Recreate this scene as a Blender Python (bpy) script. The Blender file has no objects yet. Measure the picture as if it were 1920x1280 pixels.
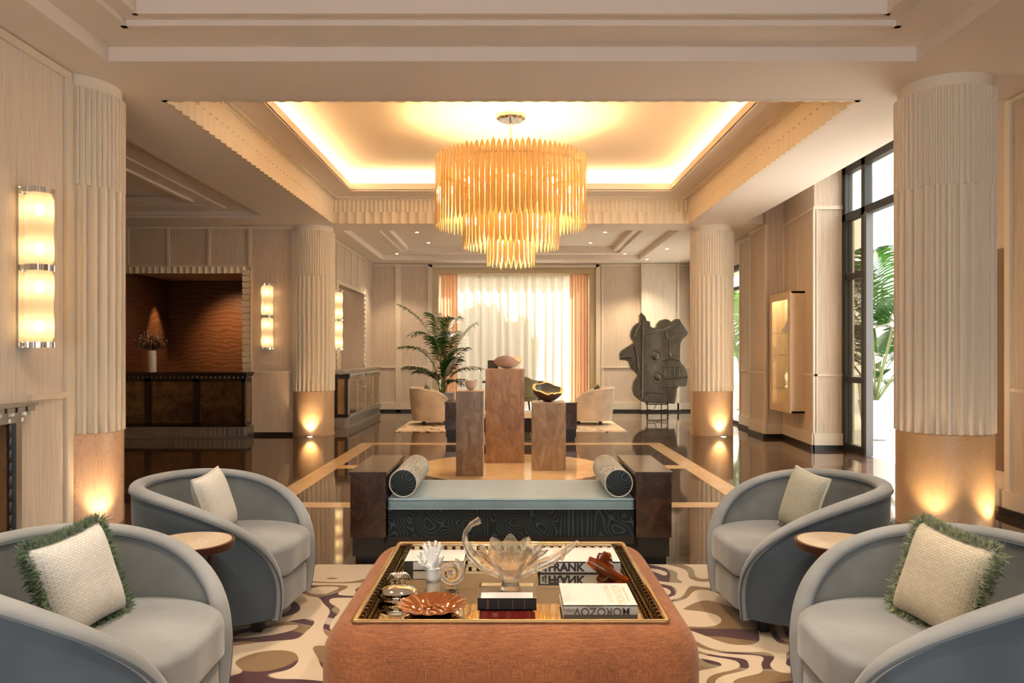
import bpy, bmesh, math, random
from mathutils import Vector, Matrix
random.seed(7)
PI = math.pi
SC = bpy.context.scene
COL = SC.collection
R = math.radians

# ------------------------------------------------------------------ mesh builder
class MB:
    def __init__(s): s.v = []; s.f = []; s.sm = []; s.mi = []
    def add(s, vs, fs, smooth=False, mi=0):
        b = len(s.v); s.v += [tuple(p) for p in vs]
        for f in fs:
            s.f.append([b + i for i in f]); s.sm.append(smooth); s.mi.append(mi)
        return s
    def box(s, x0, x1, y0, y1, z0, z1, mi=0):
        v = [(x0,y0,z0),(x1,y0,z0),(x1,y1,z0),(x0,y1,z0),(x0,y0,z1),(x1,y0,z1),(x1,y1,z1),(x0,y1,z1)]
        return s.add(v, [(0,3,2,1),(4,5,6,7),(0,1,5,4),(1,2,6,5),(2,3,7,6),(3,0,4,7)], mi=mi)
    def bar(s, a, b, w, h, mi=0):
        a = Vector(a); b = Vector(b); d = (b - a).normalized()
        up = Vector((0,0,1)) if abs(d.z) < .95 else Vector((1,0,0))
        r = d.cross(up).normalized() * w / 2; u = r.cross(d).normalized() * h / 2
        v = [a-r-u, a+r-u, a+r+u, a-r+u, b-r-u, b+r-u, b+r+u, b-r+u]
        return s.add(v, [(0,1,2,3),(7,6,5,4),(0,4,5,1),(1,5,6,2),(2,6,7,3),(3,7,4,0)], mi=mi)
    def loops(s, loops, cap0=True, cap1=True, closed=True, smooth=True, mi=0):
        n = len(loops[0]); vs = [p for l in loops for p in l]; fs = []
        for k in range(len(loops) - 1):
            for i in range(n if closed else n - 1):
                j = (i + 1) % n
                fs.append((k*n+i, k*n+j, (k+1)*n+j, (k+1)*n+i))
        s.add(vs, fs, smooth, mi)
        if cap0: s.add(loops[0], [tuple(range(n))[::-1]], False, mi)
        if cap1: s.add(loops[-1], [tuple(range(n))], False, mi)
        return s
    def tube(s, path, rad, n=8, smooth=True, flat=1.0, mi=0):
        P = [Vector(p) for p in path]; m = len(P); loops = []
        up = None
        for i in range(m):
            d = (P[min(i+1,m-1)] - P[max(i-1,0)]).normalized()
            if up is None:
                up = Vector((0,0,1)) if abs(d.z) < .9 else Vector((1,0,0))
            r = d.cross(up)
            r = r.normalized() if r.length > 1e-6 else Vector((1,0,0))
            up = r.cross(d).normalized()
            q = rad[i] if hasattr(rad, '__len__') else rad
            loops.append([tuple(P[i] + r*math.cos(2*PI*k/n)*q + up*math.sin(2*PI*k/n)*q*flat) for k in range(n)])
        return s.loops(loops, smooth=smooth, mi=mi)
    def lathe(s, prof, n=32, c=(0,0,0), smooth=True, rf=None, zf=None, cap0=True, cap1=True, mi=0):
        loops = []
        for i, (r, z) in enumerate(prof):
            l = []
            for k in range(n):
                a = 2*PI*k/n
                q = r * (rf(a, i) if rf else 1); zz = z + (zf(a, i) if zf else 0)
                l.append((c[0]+q*math.cos(a), c[1]+q*math.sin(a), c[2]+zz))
            loops.append(l)
        return s.loops(loops, cap0, cap1, True, smooth, mi)
    def prism(s, poly, z0, z1, mi=0):
        return s.loops([[(x,y,z0) for x,y in poly],[(x,y,z1) for x,y in poly]], smooth=False, mi=mi)
    def ball(s, c, r, n=10, m=7, sc=(1,1,1), mi=0):
        pr = [(max(1e-4,math.sin(PI*i/m))*r, -math.cos(PI*i/m)*r) for i in range(m+1)]
        loops = [[(c[0]+q*math.cos(2*PI*k/n)*sc[0], c[1]+q*math.sin(2*PI*k/n)*sc[1], c[2]+z*sc[2]) for k in range(n)] for q,z in pr]
        return s.loops(loops, mi=mi)
    def grid(s, fn, nu, nv, smooth=True, mi=0):
        vs = [fn(i/nu, j/nv) for j in range(nv+1) for i in range(nu+1)]
        w = nu + 1
        return s.add(vs, [(j*w+i, j*w+i+1, (j+1)*w+i+1, (j+1)*w+i) for j in range(nv) for i in range(nu)], smooth, mi)

def obj(name, mb, mat, parent=None, loc=None, rz=0, fix=True):
    me = bpy.data.meshes.new(name)
    me.from_pydata([tuple(map(float, p)) for p in mb.v], [], mb.f)
    for m in (mat if isinstance(mat, (list, tuple)) else [mat]): me.materials.append(m)
    me.polygons.foreach_set('use_smooth', mb.sm)
    me.polygons.foreach_set('material_index', mb.mi)
    if fix:
        bm = bmesh.new(); bm.from_mesh(me)
        bmesh.ops.remove_doubles(bm, verts=bm.verts, dist=1e-6)
        bmesh.ops.recalc_face_normals(bm, faces=bm.faces)
        for e in bm.edges:
            if len(e.link_faces) == 2 and e.calc_face_angle(0) > .75: e.smooth = False
        bm.to_mesh(me); bm.free()
    me.update()
    o = bpy.data.objects.new(name, me); COL.objects.link(o)
    if parent: o.parent = parent
    if loc: o.location = loc
    if rz: o.rotation_euler.z = rz
    return o
def tag(o, label, cat, group=None, kind=None):
    o['label'] = label; o['category'] = cat
    if group: o['group'] = group
    if kind: o['kind'] = kind
    return o
def thing(name, label, cat, loc=(0,0,0), rz=0, group=None, kind=None):
    o = bpy.data.objects.new(name, None); COL.objects.link(o)
    o.empty_display_size = .1; o.location = loc; o.rotation_euler.z = rz
    return tag(o, label, cat, group, kind)
def struct(name, mb, mat, parent=None):
    o = obj(name, mb, mat, parent)
    if not parent: o['kind'] = 'structure'
    return o
def dup(root, loc, rz=0, label=None, sub=None):
    r = root.copy(); COL.objects.link(r); r.location = loc; r.rotation_euler.z = rz
    if label: r['label'] = label
    for ch in list(root.children):
        c = ch.copy(); COL.objects.link(c); c.parent = r
        if sub and c.type == 'MESH' and ch.name.split('.')[0] in sub:
            c.data = c.data.copy(); c.data.materials[0] = sub[ch.name.split('.')[0]]
        for g in list(ch.children):
            d = g.copy(); COL.objects.link(d); d.parent = c
            if sub and g.name.split('.')[0] in sub:
                d.data = d.data.copy(); d.data.materials[0] = sub[g.name.split('.')[0]]
    return r
def rrect(hx, hy, r, n=6, cx=0, cy=0):
    out = []
    for qx, qy, a0 in ((1,1,0),(-1,1,90),(-1,-1,180),(1,-1,270)):
        for k in range(n+1):
            a = R(a0 + 90*k/n)
            out.append((cx+qx*(hx-r)+r*math.cos(a), cy+qy*(hy-r)+r*math.sin(a)))
    return out
def inset(poly, d):
    n = len(poly); out = []
    for i in range(n):
        p0 = Vector(poly[i-1]); p1 = Vector(poly[i]); p2 = Vector(poly[(i+1)%n])
        t = (p2 - p0)
        if t.length < 1e-9: t = p2 - p1
        t.normalize(); out.append((p1.x - t.y*d, p1.y + t.x*d))
    return out
def rprism(mb, poly, z0, z1, r, crown=0, n=5, mi=0):
    L = []
    for k in range(n+1):
        a = R(90*k/n); L.append([(x,y,z0+r*(1-math.sin(a))) for x,y in inset(poly, r*(1-math.cos(a)))])
    L = L[::-1]
    for k in range(n+1):
        a = R(90*k/n); L.append([(x,y,z1-r*(1-math.sin(a))) for x,y in inset(poly, r*(1-math.cos(a)))])
    cx = sum(p[0] for p in poly)/len(poly); cy = sum(p[1] for p in poly)/len(poly)
    top = L[-1]
    for q in (.66, .33, .02):
        L.append([(cx+(x-cx)*q, cy+(y-cy)*q, z1+crown*(1-q*q)) for x,y,z in top])
    mb.loops(L, mi=mi); return mb

# ------------------------------------------------------------------ materials
def mat(name, color=(.8,.8,.8), rough=.5, metal=0, **kw):
    m = bpy.data.materials.new(name); m.use_nodes = True
    b = m.node_tree.nodes['Principled BSDF']
    b.inputs['Base Color'].default_value = (*color, 1); b.inputs['Roughness'].default_value = rough
    b.inputs['Metallic'].default_value = metal
    for k, v in kw.items():
        i = b.inputs[k.replace('_', ' ')]; i.default_value = (*v, 1) if isinstance(v, tuple) else v
    return m
class NT:
    def __init__(s, m): s.t = m.node_tree; s.n = s.t.nodes; s.b = s.n.get('Principled BSDF')
    def new(s, ty, **kw):
        n = s.n.new(ty)
        for k, v in kw.items(): setattr(n, k, v)
        return n
    def link(s, a, b): s.t.links.new(a, b)
    def coord(s, scale=(1,1,1), rot=(0,0,0), src='Object'):
        c = s.new('ShaderNodeTexCoord'); m = s.new('ShaderNodeMapping')
        m.inputs['Scale'].default_value = scale; m.inputs['Rotation'].default_value = rot
        s.link(c.outputs[src], m.inputs['Vector']); return m.outputs[0]
    def noise(s, vec, scale=5, detail=3, rough=.5, dist=0):
        n = s.new('ShaderNodeTexNoise'); n.inputs['Scale'].default_value = scale; n.inputs['Detail'].default_value = detail
        n.inputs['Roughness'].default_value = rough; n.inputs['Distortion'].default_value = dist
        s.link(vec, n.inputs['Vector']); return n.outputs['Fac']
    def ramp(s, fac, stops, interp='LINEAR'):
        r = s.new('ShaderNodeValToRGB'); cr = r.color_ramp; cr.interpolation = interp
        while len(cr.elements) < len(stops): cr.elements.new(.5)
        for e, (p, c) in zip(cr.elements, stops):
            e.position = p; e.color = (*c, 1) if len(c) == 3 else c
        s.link(fac, r.inputs[0]); return r.outputs[0]
    def mix(s, fac, a, b):
        n = s.new('ShaderNodeMix', data_type='RGBA')
        for sock, v in ((n.inputs[0], fac), (n.inputs[6], a), (n.inputs[7], b)):
            if isinstance(v, (int, float)): sock.default_value = v
            elif isinstance(v, tuple): sock.default_value = (*v, 1)
            else: s.link(v, sock)
        return n.outputs[2]
    def math(s, op, a, b=0, c=None):
        n = s.new('ShaderNodeMath', operation=op)
        for i, v in enumerate((a, b) if c is None else (a, b, c)):
            if isinstance(v, (int, float)): n.inputs[i].default_value = v
            else: s.link(v, n.inputs[i])
        return n.outputs[0]
    def bump(s, fac, strength=.3, dist=.01):
        b = s.new('ShaderNodeBump'); b.inputs['Strength'].default_value = strength; b.inputs['Distance'].default_value = dist
        s.link(fac, b.inputs['Height']); s.link(b.outputs[0], s.b.inputs['Normal'])
    def base(s, c): s.link(c, s.b.inputs['Base Color'])

M = {}
M['plaster'] = mat('plaster', (.78,.70,.61), .75)
t = NT(M['plaster']); t.base(t.mix(t.noise(t.coord(), 1.2, 3), (.83,.745,.665), (.86,.775,.695)))
M['cove'] = mat('cove_paint', (.82,.68,.49), .8)
M['cream'] = mat('cream_column_paint', (.84,.76,.63), .55)
M['frieze'] = mat('frieze_paint', (.82,.72,.56), .6)
M['trim'] = mat('trim_paint', (.76,.67,.54), .5)
M['ochre'] = mat('window_liner', (.62,.50,.31), .55)
def grass(name, c0, c1, cv):
    m = mat(name, c0, .7); t = NT(m)
    a = t.noise(t.coord((55,55,.9)), 1, 4, .65); b = t.noise(t.coord((160,160,2.2)), 1, 3, .6)
    w = t.noise(t.coord((3,3,120)), 1, 2, .5)
    c = t.mix(t.ramp(a, [(.35,(0,0,0)),(.65,(1,1,1))]), c0, c1)
    c = t.mix(t.math('MULTIPLY', t.ramp(b, [(.55,(0,0,0)),(.68,(1,1,1))]), .7), c, cv)
    c = t.mix(t.math('MULTIPLY', w, .22), c, c0)
    t.base(c); t.bump(b, .15, .002); return m
M['grass'] = grass('grasscloth', (.63,.51,.40), (.72,.61,.50), (.38,.26,.18))
M['grass_pale'] = grass('pale_veneer', (.72,.63,.53), (.80,.72,.63), (.40,.30,.23))
M['burl_wall'] = mat('figured_wood_wall', (.20,.08,.035), .35)
t = NT(M['burl_wall']); w = t.new('ShaderNodeTexWave', bands_direction='Z'); w.inputs['Scale'].default_value = 2.6; w.inputs['Distortion'].default_value = 9
w.inputs['Detail'].default_value = 3; w.inputs['Detail Scale'].default_value = 1.2
t.link(t.coord((1,1,1.6)), w.inputs['Vector']); t.base(t.ramp(w.outputs['Fac'], [(0,(.11,.044,.020)),(1,(.175,.075,.035))]))
M['floor'] = mat('dark_marble', (.05,.03,.02), .05)
t = NT(M['floor']); v = t.coord()
f1 = t.noise(t.coord((.8,2.2,1)), 2.2, 8, .65, 1.2); f2 = t.noise(t.coord((1.1,4,1)), 3.5, 9, .7, 2.5)
vein = t.ramp(f2, [(.47,(0,0,0)),(.5,(1,1,1)),(.53,(0,0,0))])
c = t.ramp(f1, [(.3,(.018,.010,.007)),(.55,(.045,.025,.017)),(.75,(.095,.055,.036))])
c = t.mix(t.math('MULTIPLY', vein, .45), c, (.30,.19,.12))
br = t.new('ShaderNodeTexBrick', offset=0, squash=1); br.inputs['Scale'].default_value = 1; br.inputs['Brick Width'].default_value = 1.25; br.inputs['Row Height'].default_value = .9
br.inputs['Mortar Size'].default_value = .003; br.inputs['Color1'].default_value = (1,1,1,1); br.inputs['Color2'].default_value = (1,1,1,1); br.inputs['Mortar'].default_value = (.25,.25,.25,1)
t.link(v, br.inputs['Vector']); mm = t.new('ShaderNodeMix', data_type='RGBA', blend_type='MULTIPLY'); mm.inputs[0].default_value = 1
t.link(c, mm.inputs[6]); t.link(br.outputs['Color'], mm.inputs[7]); t.base(mm.outputs[2])
M['inlay'] = mat('cream_marble_inlay', (.66,.47,.27), .08)
t = NT(M['inlay']); t.base(t.ramp(t.noise(t.coord(), 4, 6, .6, .5), [(.3,(.58,.40,.22)),(.7,(.72,.54,.33))]))
M['courtfloor'] = mat('court_stone', (.62,.60,.55), .15)
M['white'] = mat('white_render', (.88,.86,.80), .8)
def travertine(name, cs, seed):
    m = mat(name, cs[1], .4); t = NT(m)
    a = t.noise(t.coord((4,4,1.6), (.1,.25,seed)), 2.6, 9, .72, .9); b = t.noise(t.coord((30,30,10), (0,.2,seed)), 1, 5, .7, 1)
    c = t.ramp(a, [(.28,cs[0]),(.5,cs[1]),(.72,cs[2])])
    c = t.mix(t.math('MULTIPLY', t.ramp(b, [(.55,(0,0,0)),(.68,(1,1,1))]), .45), c, cs[0]); t.base(c); t.bump(b, .12, .003); return m
M['trav_grey'] = travertine('grey_travertine', ((.18,.12,.08),(.36,.255,.175),(.56,.43,.31)), .3)
M['trav_red'] = travertine('walnut_travertine', ((.18,.10,.055),(.37,.215,.12),(.54,.36,.21)), 1.1)
M['trav_tan'] = travertine('tan_travertine', ((.24,.155,.095),(.43,.30,.185),(.60,.45,.30)), 2.0)
def stone(name, a_, b_, v_, rough=.25):
    m = mat(name, a_, rough); t = NT(m)
    c = t.mix(t.noise(t.coord((2,2,1.4)), 2.5, 7, .6, .8), a_, b_)
    f = t.noise(t.coord((2.5,2.5,1)), 2.2, 10, .7, 2.2)
    c = t.mix(t.math('MULTIPLY', t.ramp(f, [(.485,(0,0,0)),(.5,(1,1,1)),(.515,(0,0,0))]), .6), c, v_); t.base(c); return m
M['rose'] = stone('rose_marble', (.70,.44,.29), (.78,.56,.40), (.42,.2,.11))
M['gold'] = stone('golden_limestone', (.52,.34,.19), (.62,.43,.26), (.40,.25,.13), .35)
def velvet(name, c, sheen=.5, tint=(.8,.85,.9), amt=.12):
    m = mat(name, c, .85, Sheen_Weight=sheen, Sheen_Roughness=.4, Sheen_Tint=tint); t = NT(m)
    n = t.noise(t.coord((1,1,1)), 3.2, 3, .5)
    d = tuple(max(0, x*(1-amt*2)) for x in c); u = tuple(min(1, x*(1+amt)) for x in c)
    t.base(t.ramp(n, [(.35,d),(.65,u)])); f = t.noise(t.coord(), 420, 2); t.bump(f, .12, .001); return m
M['velvet'] = velvet('blue_grey_velvet_shaded', (.070,.096,.122), .34, (.8,.86,.92))  # outer shell: same velvet darkened, its shade put into the colour
M['velvet_lit_inner'] = velvet('blue_grey_velvet_lit_inner', (.205,.215,.213), .4, (.9,.88,.85))  # inner side: same velvet lightened, warm lamp light put into the colour
M['velvet_lit_rim'] = velvet('blue_grey_velvet_lit_roll', (.265,.272,.268), .45, (.88,.9,.9))  # rim and seat: lightest copy of the velvet, light put into the colour
M['velvet_cream'] = velvet('cream_velvet', (.66,.53,.40), .3, (1,.9,.8))
M['pale_blue'] = velvet('pale_blue_satin', (.20,.315,.36), .8, (.9,.93,.95), .06)
M['pale_blue'].node_tree.nodes['Principled BSDF'].inputs['Roughness'].default_value = .33
M['cream_satin'] = velvet('cream_satin', (.70,.62,.5), .3, (1,1,1), .04)
M['olive'] = velvet('olive_velvet', (.17,.17,.10), .4, (.7,.75,.5))
def weave(name, c0, c1, sc=90):
    m = mat(name, c0, .9, Sheen_Weight=.2); t = NT(m)
    b = t.new('ShaderNodeTexBrick', offset=.5); b.inputs['Scale'].default_value = sc*.7; b.inputs['Mortar Size'].default_value = .05
    b.inputs['Brick Width'].default_value = 1.1; b.inputs['Row Height'].default_value = .5; b.inputs['Mortar Smooth'].default_value = .6
    b.inputs['Color1'].default_value = (*c0,1); b.inputs['Color2'].default_value = (*c1,1); b.inputs['Mortar'].default_value = tuple(x*.74 for x in c0)+(1,)
    t.link(t.coord(), b.inputs['Vector']); t.base(b.outputs['Color'])
    t.bump(t.math('SUBTRACT', 1, b.outputs['Fac']), .6, .004); return m
M['weave'] = weave('ivory_basketweave', (.58,.565,.52), (.67,.65,.60))
M['weave_tan'] = weave('straw_basketweave', (.48,.42,.30), (.56,.50,.37))
M['weave_fine'] = weave('ivory_fine_weave', (.62,.60,.54), (.70,.68,.61), 130)
M['weave_moss'] = weave('moss_fine_weave', (.36,.35,.27), (.44,.42,.33), 130)
M['fringe'] = mat('green_fringe', (.05,.12,.05), .9, Sheen_Weight=.4)
t = NT(M['fringe']); t.base(t.ramp(t.noise(t.coord(), 60, 2), [(.35,(.018,.055,.022)),(.7,(.13,.20,.09))]))
M['fringe_sage'] = mat('sage_fringe', (.2,.25,.13), .9, Sheen_Weight=.4)
t = NT(M['fringe_sage']); t.base(t.ramp(t.noise(t.coord(), 60, 2), [(.35,(.06,.10,.05)),(.7,(.34,.36,.20))]))
M['piping'] = mat('piping', (.55,.53,.46), .8)
def contour(name, dark, light, freq, scale, sheen, lo=.78, hi=.93):
    m = mat(name, dark, .7, Sheen_Weight=sheen, Sheen_Roughness=.35, Sheen_Tint=(.95,.92,.82)); t = NT(m)
    n = t.noise(t.coord(), scale, 0, .5, .0)
    s_ = t.math('SINE', t.math('MULTIPLY', n, freq))
    c = t.ramp(t.math('MULTIPLY_ADD', s_, .5, .5), [(lo,dark),(hi,light)]); t.base(c)
    t.bump(s_, .35, .004); return m
M['maze'] = contour('teal_maze_velvet', (.0035,.008,.011), (.028,.056,.064), 105, 6, .03, .8, .95)
M['maze_bolster_sheen'] = contour('teal_maze_velvet_bolster_sheen', (.05,.06,.055), (.60,.56,.45), 120, 9, .6, .30, .5)  # teal velvet made pale, its window sheen put into the colour
M['burl'] = mat('dark_burl_walnut', (.05,.022,.014), .22, Coat_Weight=.5, Coat_Roughness=.1)
t = NT(M['burl']); t.base(t.ramp(t.noise(t.coord(), 9, 8, .7, 1.0), [(.3,(.014,.006,.0035)),(.55,(.045,.019,.010)),(.75,(.10,.044,.022))]))
M['ebony'] = mat('black_wood', (.012,.009,.008), .35)
M['walnut'] = mat('walnut_edge', (.055,.018,.011), .3)
M['rust'] = mat('rust_chenille', (.42,.16,.065), .85, Sheen_Weight=.22, Sheen_Roughness=.5, Sheen_Tint=(1,.75,.55))
t = NT(M['rust']); a = t.noise(t.coord((420,420,26)), 1, 2); b = t.noise(t.coord((30,30,300)), 1, 2); c = t.noise(t.coord(), 5, 4)
s_ = t.math('ADD', t.math('MULTIPLY', a, .45), t.math('MULTIPLY', b, .3)); s_ = t.math('ADD', s_, t.math('MULTIPLY', c, .25))
t.base(t.ramp(s_, [(.36,(.125,.036,.009)),(.52,(.25,.082,.025)),(.66,(.39,.145,.050))])); t.bump(a, .35, .003)
M['gold_metal'] = mat('polished_brass', (.90,.70,.40), .10, 1)
M['gallery'] = mat('aged_brass', (.50,.40,.25), .18, 1)
M['mirror'] = mat('bronze_mirror', (.80,.68,.47), .015, 1)
M['old_mirror'] = mat('antique_mirror', (.20,.135,.075), .06, 1)
t = NT(M['old_mirror']); t.base(t.ramp(t.noise(t.coord(), 7, 7, .7), [(.3,(.06,.04,.022)),(.5,(.20,.135,.075)),(.62,(.26,.18,.10))]))
M['gold_panel'] = mat('antique_gold_panel', (.42,.29,.16), .16, 1)
t = NT(M['gold_panel']); t.base(t.ramp(t.noise(t.coord(), 3, 6, .7), [(.3,(.36,.24,.13)),(.7,(.62,.46,.28))]))
M['bronze'] = mat('dark_bronze', (.06,.042,.03), .25, .8)
M['pewter'] = mat('pewter', (.46,.44,.41), .36, 1)
M['chrome'] = mat('chrome', (.8,.78,.74), .07, 1)
M['silver'] = mat('silver', (.86,.82,.74), .06, 1)
M['brown_panel'] = mat('brown_reflection', (.20,.125,.07), .4)  # brown of a reflection put into the base colour
M['black'] = mat('black', (.01,.01,.01), .35)
M['iron'] = mat('wrought_iron', (.015,.013,.012), .5, .6)
M['black_frame'] = mat('black_steel', (.012,.011,.010), .45)
M['steel'] = mat('steel_edge', (.07,.065,.06), .4, .2)
M['firebox'] = stone('firebox_stone', (.20,.10,.045), (.34,.19,.09), (.1,.05,.025), .3)
M['sheer'] = bpy.data.materials.new('sheer_voile'); M['sheer'].use_nodes = True
t = NT(M['sheer']); t.n.remove(t.b); out = t.n['Material Output']
tr = t.new('ShaderNodeBsdfTranslucent'); tr.inputs[0].default_value = (.60,.55,.47,1); di = t.new('ShaderNodeBsdfDiffuse'); di.inputs[0].default_value = (.9,.84,.75,1)
tp = t.new('ShaderNodeBsdfTransparent'); m1 = t.new('ShaderNodeMixShader'); m1.inputs[0].default_value = .3; m2 = t.new('ShaderNodeMixShader'); m2.inputs[0].default_value = .05
t.link(tr.outputs[0], m1.inputs[1]); t.link(di.outputs[0], m1.inputs[2]); t.link(m1.outputs[0], m2.inputs[1]); t.link(tp.outputs[0], m2.inputs[2]); t.link(m2.outputs[0], out.inputs[0])
def translucent(name, c, f, dc, gloss=0):
    m = bpy.data.materials.new(name); m.use_nodes = True; t = NT(m); t.n.remove(t.b); out = t.n['Material Output']
    tr = t.new('ShaderNodeBsdfTranslucent'); tr.inputs[0].default_value = (*c,1); di = t.new('ShaderNodeBsdfDiffuse'); di.inputs[0].default_value = (*dc,1)
    mx = t.new('ShaderNodeMixShader'); mx.inputs[0].default_value = 1-f; t.link(tr.outputs[0], mx.inputs[1]); t.link(di.outputs[0], mx.inputs[2]); last = mx
    if gloss:
        gl = t.new('ShaderNodeBsdfGlossy'); gl.inputs['Roughness'].default_value = .15; fr = t.new('ShaderNodeFresnel'); fr.inputs[0].default_value = 1.45
        m3 = t.new('ShaderNodeMixShader'); t.link(fr.outputs[0], m3.inputs[0]); t.link(mx.outputs[0], m3.inputs[1]); t.link(gl.outputs[0], m3.inputs[2]); last = m3
    t.link(last.outputs[0], out.inputs[0]); return m
M['peach'] = translucent('peach_curtain', (.90,.58,.36), .5, (.80,.55,.36))
M['blade'] = translucent('amber_alabaster', (1.0,.70,.29), .6, (.92,.66,.32), 1)
M['leaf'] = translucent('palm_leaf', (.045,.14,.015), .22, (.010,.036,.010), 1)
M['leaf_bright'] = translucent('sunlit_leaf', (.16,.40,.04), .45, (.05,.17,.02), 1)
M['stem'] = mat('palm_stem', (.10,.13,.04), .6)
def thin_glass(name, tint, ior=1.45):
    m = bpy.data.materials.new(name); m.use_nodes = True; t = NT(m); t.n.remove(t.b); out = t.n['Material Output']
    tp = t.new('ShaderNodeBsdfTransparent'); tp.inputs[0].default_value = (*tint,1); gl = t.new('ShaderNodeBsdfGlossy'); gl.inputs['Roughness'].default_value = .02
    fr = t.new('ShaderNodeLayerWeight'); mx = t.new('ShaderNodeMixShader')
    fac = t.math('MULTIPLY_ADD', t.math('POWER', fr.outputs['Facing'], 4.5), .8, .02 if ior < 1.48 else .035)
    t.link(fac, mx.inputs[0]); t.link(tp.outputs[0], mx.inputs[1]); t.link(gl.outputs[0], mx.inputs[2]); t.link(mx.outputs[0], out.inputs[0]); return m
M['pane'] = thin_glass('window_pane', (.93,.93,.9)); M['pane_smoke'] = thin_glass('smoked_pane', (.52,.49,.42), 1.5)
def emit(name, c, s):
    m = bpy.data.materials.new(name); m.use_nodes = True; t = NT(m); t.n.remove(t.b); e = t.new('ShaderNodeEmission')
    e.inputs[0].default_value = (*c,1); e.inputs[1].default_value = s; t.link(e.outputs[0], t.n['Material Output'].inputs[0]); return m
WARM = (1,.66,.33)
M['bulb'] = emit('bulb_glow', (1,.70,.38), 225)
M['sconce_bulb'] = emit('sconce_bulb_glow', (1,.66,.33), 9)
M['led'] = emit('cove_led', (1,.74,.46), 13)
M['downlight'] = emit('downlight_glow', (1,.80,.58), 14)
M['case_led'] = emit('case_led', (1,.84,.58), 15)
M['sconce_glass'] = bpy.data.materials.new('ribbed_frosted_glass'); M['sconce_glass'].use_nodes = True
t = NT(M['sconce_glass']); t.n.remove(t.b); tr = t.new('ShaderNodeBsdfTranslucent'); tr.inputs[0].default_value = (1,.92,.78,1); tp = t.new('ShaderNodeBsdfTransparent'); tp.inputs[0].default_value = (1,.9,.72,1)
gl = t.new('ShaderNodeBsdfGlossy'); gl.inputs['Roughness'].default_value = .2; a = t.new('ShaderNodeMixShader'); a.inputs[0].default_value = .12; b = t.new('ShaderNodeMixShader'); b.inputs[0].default_value = .06
t.link(tr.outputs[0], a.inputs[1]); t.link(tp.outputs[0], a.inputs[2]); t.link(a.outputs[0], b.inputs[1]); t.link(gl.outputs[0], b.inputs[2]); t.link(b.outputs[0], t.n['Material Output'].inputs[0])
M['crystal'] = mat('crystal', (1,1,1), .0, IOR=1.5, Transmission_Weight=1.0)
t = NT(M['crystal']); tp = t.new('ShaderNodeBsdfTransparent'); mx = t.new('ShaderNodeMixShader'); lw = t.new('ShaderNodeLayerWeight')
t.link(t.math('MULTIPLY_ADD', lw.outputs['Facing'], .60, .42), mx.inputs[0]); t.link(tp.outputs[0], mx.inputs[1]); t.link(t.b.outputs[0], mx.inputs[2]); t.link(mx.outputs[0], t.n['Material Output'].inputs[0])
M['amber'] = mat('amber_glass', (.42,.085,.012), .03, IOR=1.45, Transmission_Weight=.75)
M['amber_dish'] = mat('amber_lustre', (.36,.105,.022), .08, .55, Coat_Weight=1)
M['coral'] = mat('white_coral', (.80,.78,.74), .6)
M['paper'] = mat('white_cover', (.66,.62,.57), .35); M['pages'] = mat('page_block', (.70,.62,.5), .8)
M['red_leather'] = mat('red_leather', (.28,.008,.012), .4); M['navy_leather'] = mat('black_leather', (.010,.010,.014), .35)
M['ink'] = mat('black_ink', (.01,.01,.01), .5); M['ink_grey'] = mat('grey_ink', (.14,.12,.11), .5); M['ink_gold'] = mat('gold_ink', (.62,.45,.24), .4); M['ink_gilt'] = mat('gilt_tooling', (.35,.16,.10), .4)
M['clay_pale'] = mat('pale_clay', (.66,.53,.42), .6); M['clay_brown'] = mat('brown_clay', (.085,.05,.032), .5); M['clay_grey'] = mat('grey_glaze', (.14,.14,.115), .35); M['gilt'] = mat('gilt_break', (.85,.50,.20), .45)
M['bronze_art'] = mat('olive_bronze', (.10,.085,.06), .3, .35, Coat_Weight=.5, Coat_Roughness=.12)
t = NT(M['bronze_art']); f = t.noise(t.coord((1.5,1.5,1)), 5, 9, .75, .6)
t.base(t.ramp(f, [(.3,(.028,.020,.012)),(.5,(.062,.054,.040)),(.64,(.095,.083,.062)),(.73,(.27,.22,.14))])); t.bump(f, .3, .02)
M['pot'] = mat('white_planter', (.55,.54,.51), .6); M['pot_grey'] = mat('grey_planter', (.35,.33,.31), .5); M['soil'] = mat('soil', (.02,.015,.01), .95)
M['porcelain'] = mat('white_porcelain', (.80,.76,.70), .25); M['flower'] = mat('cream_petals', (.75,.55,.40), .7)
M['table_marble'] = stone('onyx_top', (.52,.40,.27), (.66,.53,.38), (.74,.64,.5), .15)
M['case_wood'] = mat('display_case_lacquer', (.66,.49,.31), .4); M['case_in'] = mat('display_case_lining', (.80,.72,.55), .6)
M['fabric_grey'] = mat('printed_grey_silk', (.3,.3,.33), .6)
t = NT(M['fabric_grey']); t.base(t.ramp(t.noise(t.coord(), 30, 3), [(.4,(.06,.06,.09)),(.6,(.55,.53,.52))]))
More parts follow.
